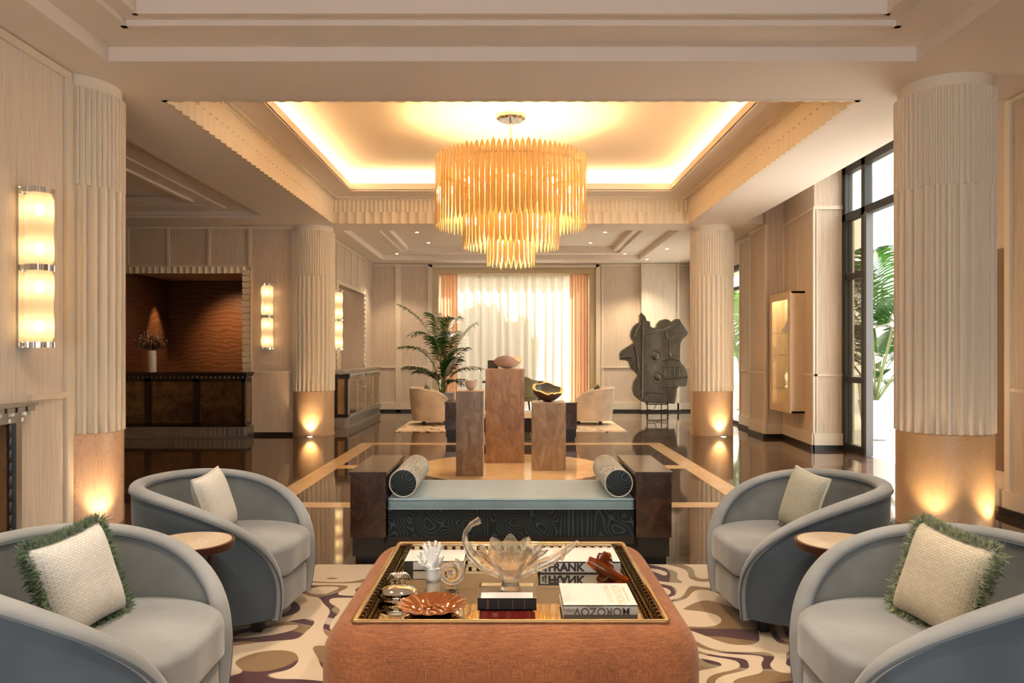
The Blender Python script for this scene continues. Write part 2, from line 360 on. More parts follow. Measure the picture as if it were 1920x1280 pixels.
# rug
M['rug'] = mat('patterned_rug', (.7,.6,.46), .95, Sheen_Weight=.2)
t = NT(M['rug'])
n1 = t.noise(t.coord((1,1.35,1), (0,0,.5)), 1.35, .3, .4, .9)
st_ = t.math('SINE', t.math('MULTIPLY', n1, 46))
mask = t.ramp(t.math('MULTIPLY_ADD', st_, .5, .5), [(.66,(0,0,0)),(.685,(1,1,1))])
pick = t.noise(t.coord((1,1.2,1), (0,0,2.0)), 1.5, 0, .5, .5)
tone = t.ramp(pick, [(0,(.050,.008,.011)),(.40,(.20,.115,.042)),(.54,(.23,.18,.10)),(.57,(.050,.008,.011)),(.66,(.42,.33,.29))], 'CONSTANT')
ground = t.mix(t.noise(t.coord(), 2.2, 3), (.50,.385,.25), (.61,.49,.35))
c = t.mix(mask, ground, tone)
t.base(c); t.bump(t.math('ADD', t.math('MULTIPLY', mask, .6), t.math('MULTIPLY', t.noise(t.coord(), 260, 2), .4)), .4, .006)
M['rug_far'] = mat('cream_rug', (.72,.6,.44), .95)
t = NT(M['rug_far']); t.base(t.mix(t.ramp(t.noise(t.coord((1,2.4,1)), 2.6, .6, .4, 1.6), [(.60,(0,0,0)),(.61,(1,1,1)),(.66,(1,1,1)),(.67,(0,0,0))]), (.74,.60,.42), (.16,.07,.04)))
M['rug_edge'] = mat('rug_binding', (.60,.5,.37), .95)

# ------------------------------------------------------------------ shell
H = 3.36
b = MB(); b.box(-8.2, 4.57, -4.2, 17.4, -.1, 0); struct('floor', b, M['floor'])
b = MB()
for x0,x1,y0,y1 in ((-2.19,2.19,10.74,10.96),(-2.19,2.19,6.34,6.55),(-2.19,-1.98,6.55,10.74),(1.98,2.19,6.55,10.74),(-1.98,-1.0,8.5,8.75),(1.0,1.98,8.5,8.75)):
    b.box(x0,x1,y0,y1,0,.002)
b.lathe([(1.1,0),(1.1,.002)], 72, (0,8.63,0), smooth=False)
struct('floor_inlay', b, M['inlay'])

b = MB()
# soffits around the front coffer and the beams
b.box(-3.7, 4.7, 5.25, 6.05, H, 4.3)
b.box(-3.7,-2.83,-4.2,5.25,H,4.3); b.box(2.85,4.7,-4.2,5.25,H,4.3)
def ringslab(x0,x1,y0,y1, hx0,hx1,hy0,hy1, z0,z1):
    b.box(x0,hx0,y0,y1,z0,z1); b.box(hx1,x1,y0,y1,z0,z1); b.box(hx0,hx1,y0,hy0,z0,z1); b.box(hx0,hx1,hy1,y1,z0,z1)
ringslab(-2.83,2.85,-4.2,5.25, -2.52,2.52,-2,4.88, 3.46,4.3)
ringslab(-2.52,2.52,-2,4.88, -2.39,2.40,-1.9,4.76, 3.485,4.3)
b.box(-2.39,2.40,-1.9,4.76,3.60,4.3)
b.box(-3.7,-2.84,6.05,11.8,H,4.3); b.box(2.84,3.68,6.05,11.8,H,4.3)
b.box(-3.7,4.7,11.8,12.45,H,4.3)
# upper tray of the main coffer with its cove lip
ringslab(-2.84,2.84,6.05,11.8, -2.42,2.42,6.52,11.28, 3.78,3.84)
ringslab(-2.46,2.46,6.48,11.32, -2.42,2.42,6.52,11.28, 3.84,3.88)
# far coffer
b.box(-3.7,-2.8,12.45,17.3,H,4.3); b.box(2.8,4.7,12.45,17.3,H,4.3); b.box(-2.8,2.8,16.3,17.3,H,4.3)
ringslab(-2.8,2.8,12.45,16.3, -2.3,2.3,12.85,15.85, 3.46,4.3)
ringslab(-2.3,2.3,12.85,15.85, -2.16,2.16,12.98,15.72, 3.49,4.3)
b.box(-2.16,2.16,12.98,15.72,3.57,4.3)
# lobby at the left and aisle at the right
b.box(-8.2,-3.7,5.46,7.0,3.44,4.3); b.box(-8.2,-3.7,11.3,12.1,3.36,4.3); b.box(-4.5,-3.7,7.0,11.3,3.46,4.3); b.box(-8.2,-4.5,10.5,11.3,3.46,4.3); b.box(-8.2,-4.5,7.0,10.5,3.52,4.3)
b.box(3.68,4.7,6.05,11.8,3.88,4.3); 
b.box(-8.2,4.7,-4.2,17.4,4.3,4.45)
struct('ceiling', b, M['plaster'])
# domed lid above the cove
b = MB()
def dome(u, v):
    x = -2.84 + 5.68*u; y = 6.05 + 5.75*v
    dx = min(u, 1-u)*5.68; dy = min(v, 1-v)*5.75
    def e(d): q = min(1, d/.55); return math.sqrt(max(0, 1-(1-q)**2))
    return (x, y, 3.84 + .24*min(e(dx), e(dy)))
b.grid(dome, 60, 60)
b.box(-2.86,2.86,6.0,6.04,3.8,4.2)
struct('ceiling_cove', b, M['cove'])

def fluted(b, p0, p1, z0, z1, pitch, depth, nrm, off=0, seg=6, cap=True):
    p0 = Vector(p0); p1 = Vector(p1); L = (p1-p0).length; d = (p1-p0)/L; n = max(1, round(L/pitch)); nr = Vector(nrm)
    lo, hi = [], []
    for i in range(n*seg+1):
        fr = (i % seg)/seg
        q = p0 + d*(L*i/(n*seg)) + nr*(off + depth*(1-math.sin(PI*fr)) if i < n*seg else off+depth)
        lo.append((q.x,q.y,z0)); hi.append((q.x,q.y,z1))
    m = len(lo); b.add(lo+hi, [(i,i+1,m+i+1,m+i) for i in range(m-1)])
    bl = [(p.x,p.y) for p in (p0-nr*.02, p1-nr*.02)]
    # closed bottom and top
    for z, l in ((z0,lo),(z1,hi)):
        back = [(p0 + d*(L*i/(m-1)) - nr*.01) for i in range(m)]
        b.add(l + [(q.x,q.y,z) for q in back], [(i,i+1,m+i+1,m+i) for i in range(m-1)])
k = 1
for p0,p1,nr in (((-2.84,6.05),(-2.84,11.8),(1,0)),((2.84,6.05),(2.84,11.8),(-1,0)),((-2.84,11.8),(2.84,11.8),(0,-1)),((-2.84,6.05),(2.84,6.05),(0,1))):
    b = MB()
    fluted(b, p0, p1, H-.002, 3.54, .14, .03, nr, .03)
    fluted(b, p0, p1, 3.54, 3.72, .07, .015, nr, .04, 4)
    fluted(b, p0, p1, 3.72, 3.745, .14, .012, nr, .05, 4)
    P0=Vector(p0);P1=Vector(p1);N=Vector(nr)
    q0=P0+N*.1; q1=P1+N*.1
    b.box(min(P0.x,P1.x,q0.x,q1.x),max(P0.x,P1.x,q0.x,q1.x),min(P0.y,P1.y,q0.y,q1.y),max(P0.y,P1.y,q0.y,q1.y),3.745,3.78)
    struct('trim_%d' % k, b, M['frieze']); k += 1
b = MB()   # thin steps beside the cove opening, and mouldings of the other coffers
for d_, z in ((0,3.765),(.05,3.772)):
    for x in (-1,1): b.box(min(x*(2.42+d_),x*(2.44+d_)),max(x*(2.42+d_),x*(2.44+d_)),6.5-d_,11.3+d_,z,3.79)
    for y,s in ((6.52,-1),(11.28,1)): b.box(-2.44-d_,2.44+d_,min(y+s*d_,y+s*(d_+.02)),max(y+s*d_,y+s*(d_+.02)),z,3.79)
for x in (-1,1): b.box(min(x*2.42,x*2.82),max(x*2.42,x*2.82),6.1,11.7,3.775,3.781)
def frame_strip(x0,x1,y0,y1,w,z0,z1):
    b.box(x0,x0+w,y0,y1,z0,z1); b.box(x1-w,x1,y0,y1,z0,z1); b.box(x0,x1,y0,y0+w,z0,z1); b.box(x0,x1,y1-w,y1,z0,z1)
frame_strip(-2.555,2.555,-2.1,4.915,.04,3.445,3.468); frame_strip(-2.415,2.425,-1.95,4.785,.03,3.47,3.498)
frame_strip(-2.335,2.335,12.805,15.885,.04,3.448,3.468); frame_strip(-2.185,2.185,12.955,15.745,.03,3.478,3.498)
b.box(-8.1,-4.46,10.46,10.52,3.43,3.5); b.box(-8.1,-4.46,10.75,10.80,3.44,3.47); b.box(-4.53,-4.46,7,10.5,3.43,3.5); b.box(-4.25,-4.2,6.9,11.0,3.445,3.47); b.box(-8.1,-3.72,11.26,11.3,3.40,3.46)
struct('trim_5', b, M['plaster'])

# --- left wall with the fireplace opening
FY0, FY1, FZ = 3.45, 4.80, .86
b = MB()
b.box(-3.7,-3.22,-4.2,FY0,0,H); b.box(-3.7,-3.22,FY1,5.46,0,H); b.box(-3.7,-3.22,FY0,FY1,FZ,H); b.box(-8.2,-3.7,5.2,5.46,0,H+.2)
struct('wall_left', b, M['grass_pale'])
b = MB(); b.box(-3.72,-3.66,FY0,FY1,0,FZ); b.box(-3.66,-3.23,FY1-.02,FY1-.001,0,FZ); b.box(-3.66,-3.23,FY0+.001,FY0+.02,0,FZ); b.box(-3.66,-3.23,FY0,FY1,FZ-.02,FZ-.001); b.box(-3.66,-3.45,FY0,FY1,0,.10)
b.box(-3.66,-3.24,4.3,4.34,.0,.42)
struct('wall_firebox', b, M['firebox'])
b = MB()
b.box(-3.22,-3.20,-4,5.44,H-.07,H-.012); b.box(-3.22,-3.195,5.38,5.455,0,H-.07); b.box(-3.22,-3.195,4.98,5.38,.99,1.03)
b.box(-3.22,-3.205,-4,3.2,.99,1.03)
struct('trim_6', b, M['trim'])
# mantel
t_ = thing('fireplace_mantel', 'stepped pewter fireplace mantel on the pale left wall below the sconce', 'fireplace', (-3.22,4.13,0))
b = MB(); b.box(.0,.10,-.80,.80,.965,.985); 
for i in range(16): b.box(.0,.09,-.79+i*.1,-.79+i*.1+.075,.93,.962)
obj('mantel_shelf', b, M['pewter'], t_)
b = MB(); fluted(b, (.0,-.76), (.0,.76), .905, .935, .12, .02, (1,0), .05); b.box(.0,.05,-.74,.74,.86,.905); fluted(b,(.0,-.74),(.0,.74),.865,.89,.12,.02,(1,0),.045)
obj('frieze', b, M['pewter'], t_)
for s in (-1,1):
    b = MB(); b.box(0,.035,min(s*.67,s*.735),max(s*.67,s*.735),.0,.86); b.box(0,.05,min(s*.655,s*.675),max(s*.655,s*.675),.0,.86)
    obj('pilaster', b, M['pewter'], t_)
for s in (-1,1):
    b = MB()
    for i in range(10): b.tube([(.02,s*.65,.02+i*.084),(.02,s*.642,.062+i*.084),(.02,s*.65,.104+i*.084)], .014, 6)
    obj('scalloped_edge', b, M['ebony'], t_)

# --- lobby wall with the bar opening
b = MB()
b.box(-8.2,-6.32,12.0,12.25,0,H); b.box(-6.32,-4.22,12.0,12.25,2.68,H); b.box(-4.22,-3.15,12.0,12.25,0,H)
struct('wall_lobby', b, M['grass'])
b = MB(); b.box(-8.2,-8.1,5.46,12.0,0,3.6); struct('wall_lobby_side', b, M['grass'])
b = MB(); b.box(-6.42,-6.32,12.25,13.9,0,2.7); b.box(-6.32,-3.6,13.8,13.9,0,2.7); b.box(-4.16,-4.1,12.25,13.8,0,2.7)
struct('wall_niche', b, M['burl_wall'])
b = MB(); b.box(-6.4,-4.1,12.25,13.9,2.66,2.72); struct('ceiling_niche', b, M['plaster'])
b = MB()
for x in (-6.15,-5.50,-4.85,-4.20): b.box(x-.02,x+.02,11.975,12.0,2.72,H-.05)
b.box(-8,-3.3,11.97,12.0,H-.05,H-.01); b.box(-6.32,-4.2,11.975,12.0,2.7,2.73)
b.box(-4.18,-3.5,11.975,12,1.0,1.03); b.box(-4.18,-4.16,11.975,12,.05,2.7); b.box(-3.52,-3.5,11.975,12,.05,H-.05)
struct('trim_7', b, M['trim'])
b = MB(); fluted(b, (-6.32,12.0),(-4.20,12.0), 2.6, 2.7, .1, .02, (0,-1), .01)
b.box(-6.32,-4.2,12.0,12.06,2.6,2.68)
for i in range(26):   # scalloped jamb
    z = .05+i*.1; b.add([(-4.30,12.02,z),(-4.20,12.02,z),(-4.20,12.02,z+.1),(-4.30,12.02,z+.1),(-4.31,11.985,z+.02),(-4.19,11.985,z+.02),(-4.19,11.96,z+.1),(-4.31,11.96,z+.1)],[(4,5,6,7),(0,1,5,4),(7,6,2,3),(0,4,7,3),(1,2,6,5)])
struct('trim_8', b, M['frieze'])
b = MB(); b.box(-4.18,-3.5,11.96,12.0,.0,.05); struct('baseboard_lobby', b, M['ebony'])

# --- side wall of the far room, with the second counter opening
b = MB(); b.box(-3.4,-3.15,12.2,13.5,0,H); b.box(-3.4,-3.15,13.5,15.9,2.62,H); b.box(-3.6,-3.15,15.9,17.2,0,H)
b.box(-3.95,-3.6,12.25,17.2,0,2.9)
struct('wall_side', b, M['grass'])
b = MB()
for y in (12.9,13.5,14.1,14.7,15.3,15.92,16.6): b.box(-3.15,-3.13,y-.015,y+.015,2.62,H-.05)
b.box(-3.15,-3.12,12.2,17,H-.05,H-.01); b.box(-3.15,-3.12,13.4,16.0,2.58,2.64)
for i in range(26): b.tube([(-3.14,15.95,.02+i*.1),(-3.12,15.93,.07+i*.1),(-3.14,15.95,.12+i*.1)], .025, 6); b.tube([(-3.14,13.46,.02+i*.1),(-3.12,13.48,.07+i*.1),(-3.14,13.46,.12+i*.1)], .025, 6)
b.box(-3.15,-3.12,16.02,17,1.0,1.03)
struct('trim_9', b, M['trim'])

# --- back wall with the curtained window
WX0, WX1, WZ = -1.84, 1.98, 3.29
b = MB(); b.box(-3.7,WX0,17,17.2,0,H); b.box(WX1,4.7,17,17.2,0,H); b.box(WX0,WX1,17,17.2,WZ,H)
struct('wall_back', b, M['grass'])
b = MB(); b.box(WX0-.05,WX0+.05,16.96,17.0,0,H-.02); b.box(WX1-.05,WX1+.05,16.96,17.0,0,H-.02); b.box(WX0,WX1,16.96,17.0,WZ-.02,H-.02)
b.box(-2.62,-2.50,16.94,17,0,H-.02); b.box(-3.15,WX0,16.97,17,.99,1.03); b.box(WX1,4.5,16.97,17,.99,1.03)
b.box(2.06,2.10,16.975,17,.2,H-.07); b.box(3.75,3.79,16.83,17,0,H); b.box(-3.15,WX0,16.96,17,H-.06,H-.01); b.box(WX1,4.5,16.96,17,H-.06,H-.01)
struct('trim_10', b, M['trim'])
b = MB(); b.box(2.95,3.80,16.86,17,0,H-.01); struct('trim_11', b, M['grass_pale'])
b = MB()
for x0,x1,y in ((-3.15,-2.6,16.95),(-2.6,WX0-.05,16.97),(WX1+.05,2.95,16.95),(2.94,3.82,16.83),(3.82,4.5,16.95)): b.box(x0,x1,y,17,.05,.20)
b.box(-3.15,-2.9,12.25,12.3,0,.02)
struct('baseboard_back', b, M['trim'])
b = MB()
for x0,x1,y in ((-3.15,WX0-.05,16.94),(WX1+.05,2.95,16.94),(2.93,3.83,16.82),(3.82,4.5,16.94)): b.box(x0,x1,y,17,.0,.05)
struct('baseboard_plinth', b, M['ebony'])
win = bpy.data.objects.new('window_1', None); COL.objects.link(win); win['kind'] = 'structure'
b = MB(); b.box(WX0,-1.66,17.02,17.6,0,WZ); b.box(1.81,WX1,17.02,17.6,0,WZ); b.box(-1.66,1.81,17.02,17.6,3.14,WZ); struct('window_liner', b, M['ochre'], win)
b = MB()
for x in (-1.66,1.76): b.box(x,x+.05,17.62,17.67,0,3.2)
b.box(-1.66,1.81,17.62,17.67,0,.08); b.box(-1.66,1.81,17.62,17.67,3.1,3.2); struct('window_frame', b, M['trim'], win)
b = MB(); b.box(-1.66,1.81,17.64,17.65,0,3.2); struct('window_glass', b, M['pane'], win)
def curtain(name, x0, x1, y, amp, n, m, label, cat, group):
    b = MB()
    def f(u, v):
        x = x0+(x1-x0)*u; ph = u*n*2*PI
        return (x + .012*math.sin(ph*2.3), y + amp*math.sin(ph + .6*math.sin(ph*.37)) * (.75+.25*(1-v)), .02 + 3.12*v)
    b.grid(f, n*14, 6); o = obj(name, b, m); tag(o, label, cat, group)
    return o
curtain('sheer_curtain', -1.28, 1.42, 17.42, .055, 13, M['sheer'], 'translucent white sheer curtain drawn across the bright far window', 'curtain', None)
curtain('drape', -1.62, -1.24, 17.28, .04, 5, M['peach'], 'peach drape beside the indoor palm, left of the sheer curtain', 'curtain', 'peach drapes')
curtain('drape', 1.36, 1.79, 17.28, .04, 6, M['peach'], 'peach drape on the window side nearer the bronze sculpture', 'curtain', 'peach drapes')

# --- right side walls
b = MB()
b.prism([(4.15,10.22),(4.27,11.68),(3.98,11.66),(3.98,12.40),(4.12,12.40),(4.12,13.4),(4.7,13.4),(4.7,10.22)], 0, 3.9)
b.box(4.03,4.75,-4.2,6.065,0,H+.1); b.box(4.5,4.75,6.1,6.9,0,3.9)
struct('wall_right', b, M['grass'])
b = MB(); b.box(4.6,4.75,10.1,10.3,3.85,4.3); b.box(4.5,4.75,6.0,10.4,3.84,4.3); b.box(4.12,4.75,13.4,17.2,2.95,4.3); b.box(4.12,4.75,16.7,17.2,0,4.3); struct('wall_court_head', b, M['plaster'])
b = MB()
for (x,y) in ((4.15,10.22),(4.27,11.68),(3.98,11.66),(3.98,12.4),(4.12,13.4)):
    b.box(x-.02,x+.02,y-.02,y+.02,.2,3.32)
b.box(4.14,4.60,10.195,10.22,3.28,3.33); b.box(4.14,4.60,10.2,10.22,1.0,1.03); b.box(4.54,4.57,10.195,10.22,.2,3.3); b.box(4.16,4.19,10.2,10.22,.2,3.3)
b.bar((4.15,10.22,3.30),(4.27,11.68,3.30),.03,.04); b.bar((4.15,10.22,1.015),(4.27,11.68,1.015),.03,.03); b.bar((4.213,10.98,.2),(4.213,10.98,3.3),.012,.02); b.bar((4.243,11.35,.2),(4.243,11.35,3.3),.012,.02)
b.box(3.965,3.98,11.66,12.4,3.28,3.33); b.box(3.965,3.98,11.66,12.4,1.0,1.03); b.box(4.1,4.12,12.4,13.4,3.28,3.33); b.box(4.1,4.12,12.4,13.4,1.0,1.03)
b.box(4.005,4.03,6.0,6.063,.2,H-.04); b.box(4.01,4.03,-4,6.06,1.0,1.03); b.box(4.01,4.03,-4,6.06,H-.05,H-.01); b.box(4.015,4.03,5.62,5.64,.2,3.3)
struct('trim_12', b, M['trim'])
b = MB()
def skirt(pts, z0, z1, o):
    for p,q in zip(pts[:-1], pts[1:]): b.bar((p[0],p[1],(z0+z1)/2),(q[0],q[1],(z0+z1)/2),o,z1-z0)
pts = [(4.57,10.21),(4.14,10.21),(4.255,11.67),(3.97,11.65),(3.97,12.41),(4.11,12.41),(4.11,13.4)]
skirt(pts,.06,.22,.05); b.box(3.99,4.03,-4,6.07,.06,.2)
struct('baseboard_right', b, M['trim'])
b = MB(); skirt(pts,0,.06,.07); b.box(3.97,4.03,-4,6.08,0,.06); struct('baseboard_right_plinth', b, M['ebony'])
b = MB(); b.box(4.04,4.2,6.065,6.6,.0,H+.1); struct('wall_right_return', b, M['grass'])
b = MB(); b.box(4.03,4.06,6.07,6.5,.34,2.17); struct('reflection_panel', b, M['brown_panel'])  # brown panel painted in for a reflection on the wall return
b = MB(); b.box(3.99,4.06,6.11,6.45,.06,.2); struct('baseboard_right_return', b, M['trim'])

# garden door: black steel frame, fixed side light and transom
door = bpy.data.objects.new('door_1', None); COL.objects.link(door); door['kind'] = 'structure'
b = MB(); DX = 4.57
for y0,y1 in ((10.12,10.24),(9.56,9.66),(6.9,7.0)): b.box(DX-.04,DX+.06,y0,y1,0,3.84)
b.box(DX-.04,DX+.06,6.9,10.24,3.74,3.84); b.box(DX-.04,DX+.06,6.9,10.24,3.10,3.2)
b.box(DX-.03,DX+.05,9.66,10.12,2.30,2.38); b.box(DX-.03,DX+.05,9.66,10.12,.92,1.0); b.box(DX-.03,DX+.05,9.66,10.12,0,.1)
struct('door_frame', b, M['black_frame'], door)
b = MB(); b.box(DX+.0,DX+.01,9.66,10.12,.1,3.12); struct('side_light', b, M['pane_smoke'], door)
b = MB(); b.box(DX+.0,DX+.01,7.0,10.12,3.2,3.74); struct('transom_glass', b, M['pane'], door)
b = MB(); b.box(DX-.05,DX+.04,9.50,9.56,0,3.12); struct('door_edge', b, M['steel'], door)
w2 = bpy.data.objects.new('window_2', None); COL.objects.link(w2); w2['kind'] = 'structure'
b = MB()
for y in (13.42,15.0,16.6): b.box(4.2,4.28,y,y+.07,0,2.95)
b.box(4.2,4.28,13.4,16.7,2.86,2.95); b.box(4.2,4.28,13.4,16.7,2.5,2.56); b.box(4.2,4.28,13.4,16.7,0,.06); struct('window_frame', b, M['black_frame'], w2)
b = MB(); b.box(4.24,4.25,13.4,16.7,0,2.95); struct('window_glass', b, M['pane'], w2)

# court outside and terrace beyond the far window
b = MB(); b.box(4.57,13,2,24,-.1,-.002); struct('ground_court', b, M['courtfloor'])
b = MB(); b.box(11.5,11.7,2,24,-.1,7); b.box(4.8,13,23.8,24,-.1,7); b.box(8.6,8.8,12.5,20,-.1,1.2)
struct('wall_court', b, M['white'])
b = MB(); b.box(-8,4.8,17.7,30,-.15,-.02); struct('ground_terrace', b, M['courtfloor'])
b = MB(); b.loops([[(x,y,z) for x,z in ((-8,0),(2.05,0),(2.1,1.9),(1.75,2.6),(1.85,3.6),(1.55,4.3),(1.2,4.1),(.9,4.5),(.4,4.6),(.1,4.35),(-.5,4.5),(-1.0,4.3),(-3,4.4),(-8,4.4))] for y in (19,19.2)], smooth=False); struct('wall_sheer_shade', b, M['white'])  # added wall, jagged outline shaped to shade the lower sheer curtain

# wall behind the camera with three tall openings
b = MB()
for x0,x1 in ((-4,-2.6),(-1.2,-.7),(.7,1.2),(2.6,4.7)): b.box(x0,x1,-4.3,-4.1,0,H+.3)
b.box(-4,4.7,-4.3,-4.1,2.3,H+.3)
struct('wall_front', b, M['plaster'])

# ------------------------------------------------------------------ columns
def column_meshes(base_mat):
    r = .335; out = []
    b = MB(); b.lathe([(r,0),(r,.70),(r-.012,.712)], 64); out.append(('plinth', b, base_mat))
    def flute(n, depth, seg):
        N = n*seg
        return [r - (0 if (k % seg)/seg < .27 else depth*math.sin(PI*((k % seg)/seg-.25)/.75)**.7) for k in range(N)]
    b = MB()
    for n, dep, seg, z0, z1, dr in ((28,.050,8,.712,2.55,.01),(56,.026,8,2.55,3.27,.012)):
        rr = flute(n, dep, seg); N = len(rr)
        L = [[((q+dr)*math.cos(2*PI*k/N), (q+dr)*math.sin(2*PI*k/N), z) for k,q in enumerate(rr)] for z in (z0,z1)]
        b.loops(L, smooth=False)
    out.append(('shaft', b, M['cream']))
    b = MB(); b.lathe([(r-.015,3.27),(r-.015,H)], 64); out.append(('capital', b, M['cream']))
    return out
cols = []
for x, y, bm_, lab in ((-3.36,5.76,M['rose'],'fluted cream column on rose marble plinth, next to the pewter fireplace'),
                       (3.34,5.76,M['gold'],'large fluted cream column on golden plinth, in front of the garden door'),
                       (-3.22,12.16,M['gold'],'fluted cream column standing between the wall sconce and the gold-panelled counter'),
                       (3.27,12.16,M['gold'],'fluted cream column standing beside the bronze sculpture')):
    t_ = thing('fluted_column', lab, 'column', (x,y,0), 0, 'fluted columns', 'thing')
    for nm, bb, mm_ in column_meshes(bm_): obj(nm, bb, mm_, t_)

# ------------------------------------------------------------------ lamps
def light(name, ty, loc, energy, color=WARM, size=.05, rot=None, spot=None, blend=.6):
    l = bpy.data.lights.new(name, ty); l.energy = energy; l.color = color
    if ty == 'SPOT': l.spot_size = R(spot); l.spot_blend = blend; l.shadow_soft_size = size
    elif ty == 'POINT': l.shadow_soft_size = size
    elif ty == 'AREA': l.size = size
    o = bpy.data.objects.new(name, l); COL.objects.link(o); o.location = loc
    if rot: o.rotation_euler = rot
    return o
def aim(o, target):
    d = Vector(target) - o.location; o.rotation_euler = d.to_track_quat('-Z', 'Y').to_euler(); return o

def sconce(loc, rz, label):
    t_ = thing('wall_sconce', label, 'wall lamp', loc, rz, 'ribbed glass wall sconces')
    # local: wall plane x=0, lamp projects to +x; z from bottom
    rad = .085
    def ribbed(a, i): return 1 + .02*math.cos(30*a)
    def body(z0, z1):
        b = MB(); pr = [(rad*.80,z0),(rad*.98,z0+.035),(rad,z0+.10),(rad*.93,(z0+z1)/2),(rad,z1-.10),(rad*.98,z1-.035),(rad*.80,z1)]
        b.lathe(pr, 90, (.10,0,0), rf=ribbed, cap0=False, cap1=False); return b
    for z0 in (.035,.545): obj('glass_shade', body(z0, z0+.47), M['sconce_glass'], t_)
    for z0,h_,k in ((.0,.035,1.0),(.505,.04,1.0),(1.015,.035,1.0)):
        b = MB(); b.lathe([(rad*k,z0),(rad*k,z0+h_)], 96, (.10,0,0), rf=lambda a,i: 1+.03*(1 if math.sin(32*a)>0 else -1), smooth=False)
        b.box(0,.10,-.07,.07,z0+.004,z0+h_-.004); obj('chrome_band', b, M['chrome'], t_)
    b = MB(); b.box(.0,.012,-.075,.075,0,1.05); obj('backplate', b, M['chrome'], t_)
    for z in (.14,.40,.65,.91):
        b = MB(); b.ball((.10,0,z), .026, 12, 8, (1,1,1.5)); obj('bulb', b, M['sconce_bulb'], t_)
    return t_
sconce((-3.22,4.94,1.345), 0, 'large ribbed glass sconce on the pale left wall above the fireplace')
sconce((-3.89,12.0,1.375), -PI/2, 'ribbed glass sconce on the tan panel between bar and column')
sconce((-3.15,13.16,1.375), 0, 'ribbed glass sconce peeking out behind the fluted column beside the second counter')

# chandelier
CH = Vector((0,8.72,0))
t_ = thing('chandelier', 'three-tier amber blade chandelier hanging over the travertine pedestals', 'chandelier', (CH.x,CH.y,4.08))
b = MB(); b.lathe([(.02,-.06),(.15,-.055),(.175,-.03),(.17,0)], 8, smooth=False); obj('canopy', b, M['chrome'], t_)
b = MB(); b.tube([(0,0,-.05),(0,0,-1.2)], .018, 10); obj('rod', b, M['chrome'], t_)
def blade_mesh(L, w=.056, th=.012):
    b = MB(); prof = [(0,.10),(.02,.45),(.06,.85),(.12,1),(.5,1),(.80,.95),(.90,.75),(.96,.42),(1,.06)]
    loops = []
    for f, q in prof:
        hw = w/2*q; z = -f*L
        loops.append([(hw,0,z),(hw*.55,th/2,z),(-hw*.55,th/2,z),(-hw,0,z),(-hw*.55,-th/2,z),(hw*.55,-th/2,z)])
    b.loops(loops, smooth=True); return b
allb = []
for ri, (rad, ztop, L, n) in enumerate(((.875,3.58,.80,88),(.555,3.28,.75,56),(.28,2.95,.625,28))):
    for i in range(n):
        a = 2*PI*(i+.5*(ri % 2))/n
        allb.append((math.sin(a), rad, ztop, L, a, ri))
allb.sort(key=lambda q: q[0])     # nearest the entrance side first
rest = MB(); protos = {}
for idx, (s_, rad, zt, L, a, ri) in enumerate(allb):
    loc = Vector((rad*math.cos(a), rad*math.sin(a), zt-4.08 + random.uniform(-.012,.012))); rz = a+PI/2 + random.uniform(-.12,.12)
    if idx < 98:
        if ri not in protos:
            protos[ri] = obj('blade', blade_mesh(L), M['blade'], t_); o = protos[ri]
        else:
            o = protos[ri].copy(); COL.objects.link(o)
        o.location = loc; o.rotation_euler.z = rz
    else:
        bb = blade_mesh(L); mtx = Matrix.Translation(loc) @ Matrix.Rotation(rz, 4, 'Z')
        rest.add([mtx @ Vector(p) for p in bb.v], bb.f, True)
o = obj('blade_row', rest, M['blade'], t_); o['kind'] = 'stuff'
b = MB()
for rad, z in ((.862,3.44),(.54,3.15),(.265,2.85)):
    z -= 4.08; ring = [(rad*math.cos(2*PI*k/64), rad*math.sin(2*PI*k/64), z) for k in range(65)]; b.tube(ring, .010, 6)
    for k in range(4):
        a = PI/4+k*PI/2; b.tube([(0,0,z),(rad*math.cos(a),rad*math.sin(a),z)], .008, 6)
obj('ring_frame', b, M['gold_metal'], t_)
bp = [(.68*math.cos(a), .68*math.sin(a), 3.22) for a in [2*PI*k/8 for k in range(8)]] + [(.40*math.cos(a), .40*math.sin(a), 2.85) for a in [2*PI*(k+.5)/5 for k in range(5)]] + [(.12,0,2.62),(-.12,0,2.62),(0,.12,2.66)]
for p in bp:
    b = MB(); b.ball((p[0],p[1],p[2]-4.08), .032, 10, 7, (1,1,1.3)); obj('bulb', b, M['bulb'], t_)

# cove LED strips
t_ = thing('cove_light_strip', 'hidden warm light strip running round the lit ceiling cove', 'light strip', (0,8.9,3.855))
for x in (-2.62,2.62):
    b = MB(); b.box(x-.02,x+.02,-2.55,2.55,0,.02); obj('strip', b, M['led'], t_)
for y in (-2.55,2.55):
    b = MB(); b.box(-2.55,2.55,y-.02,y+.02,0,.02); obj('strip', b, M['led'], t_)
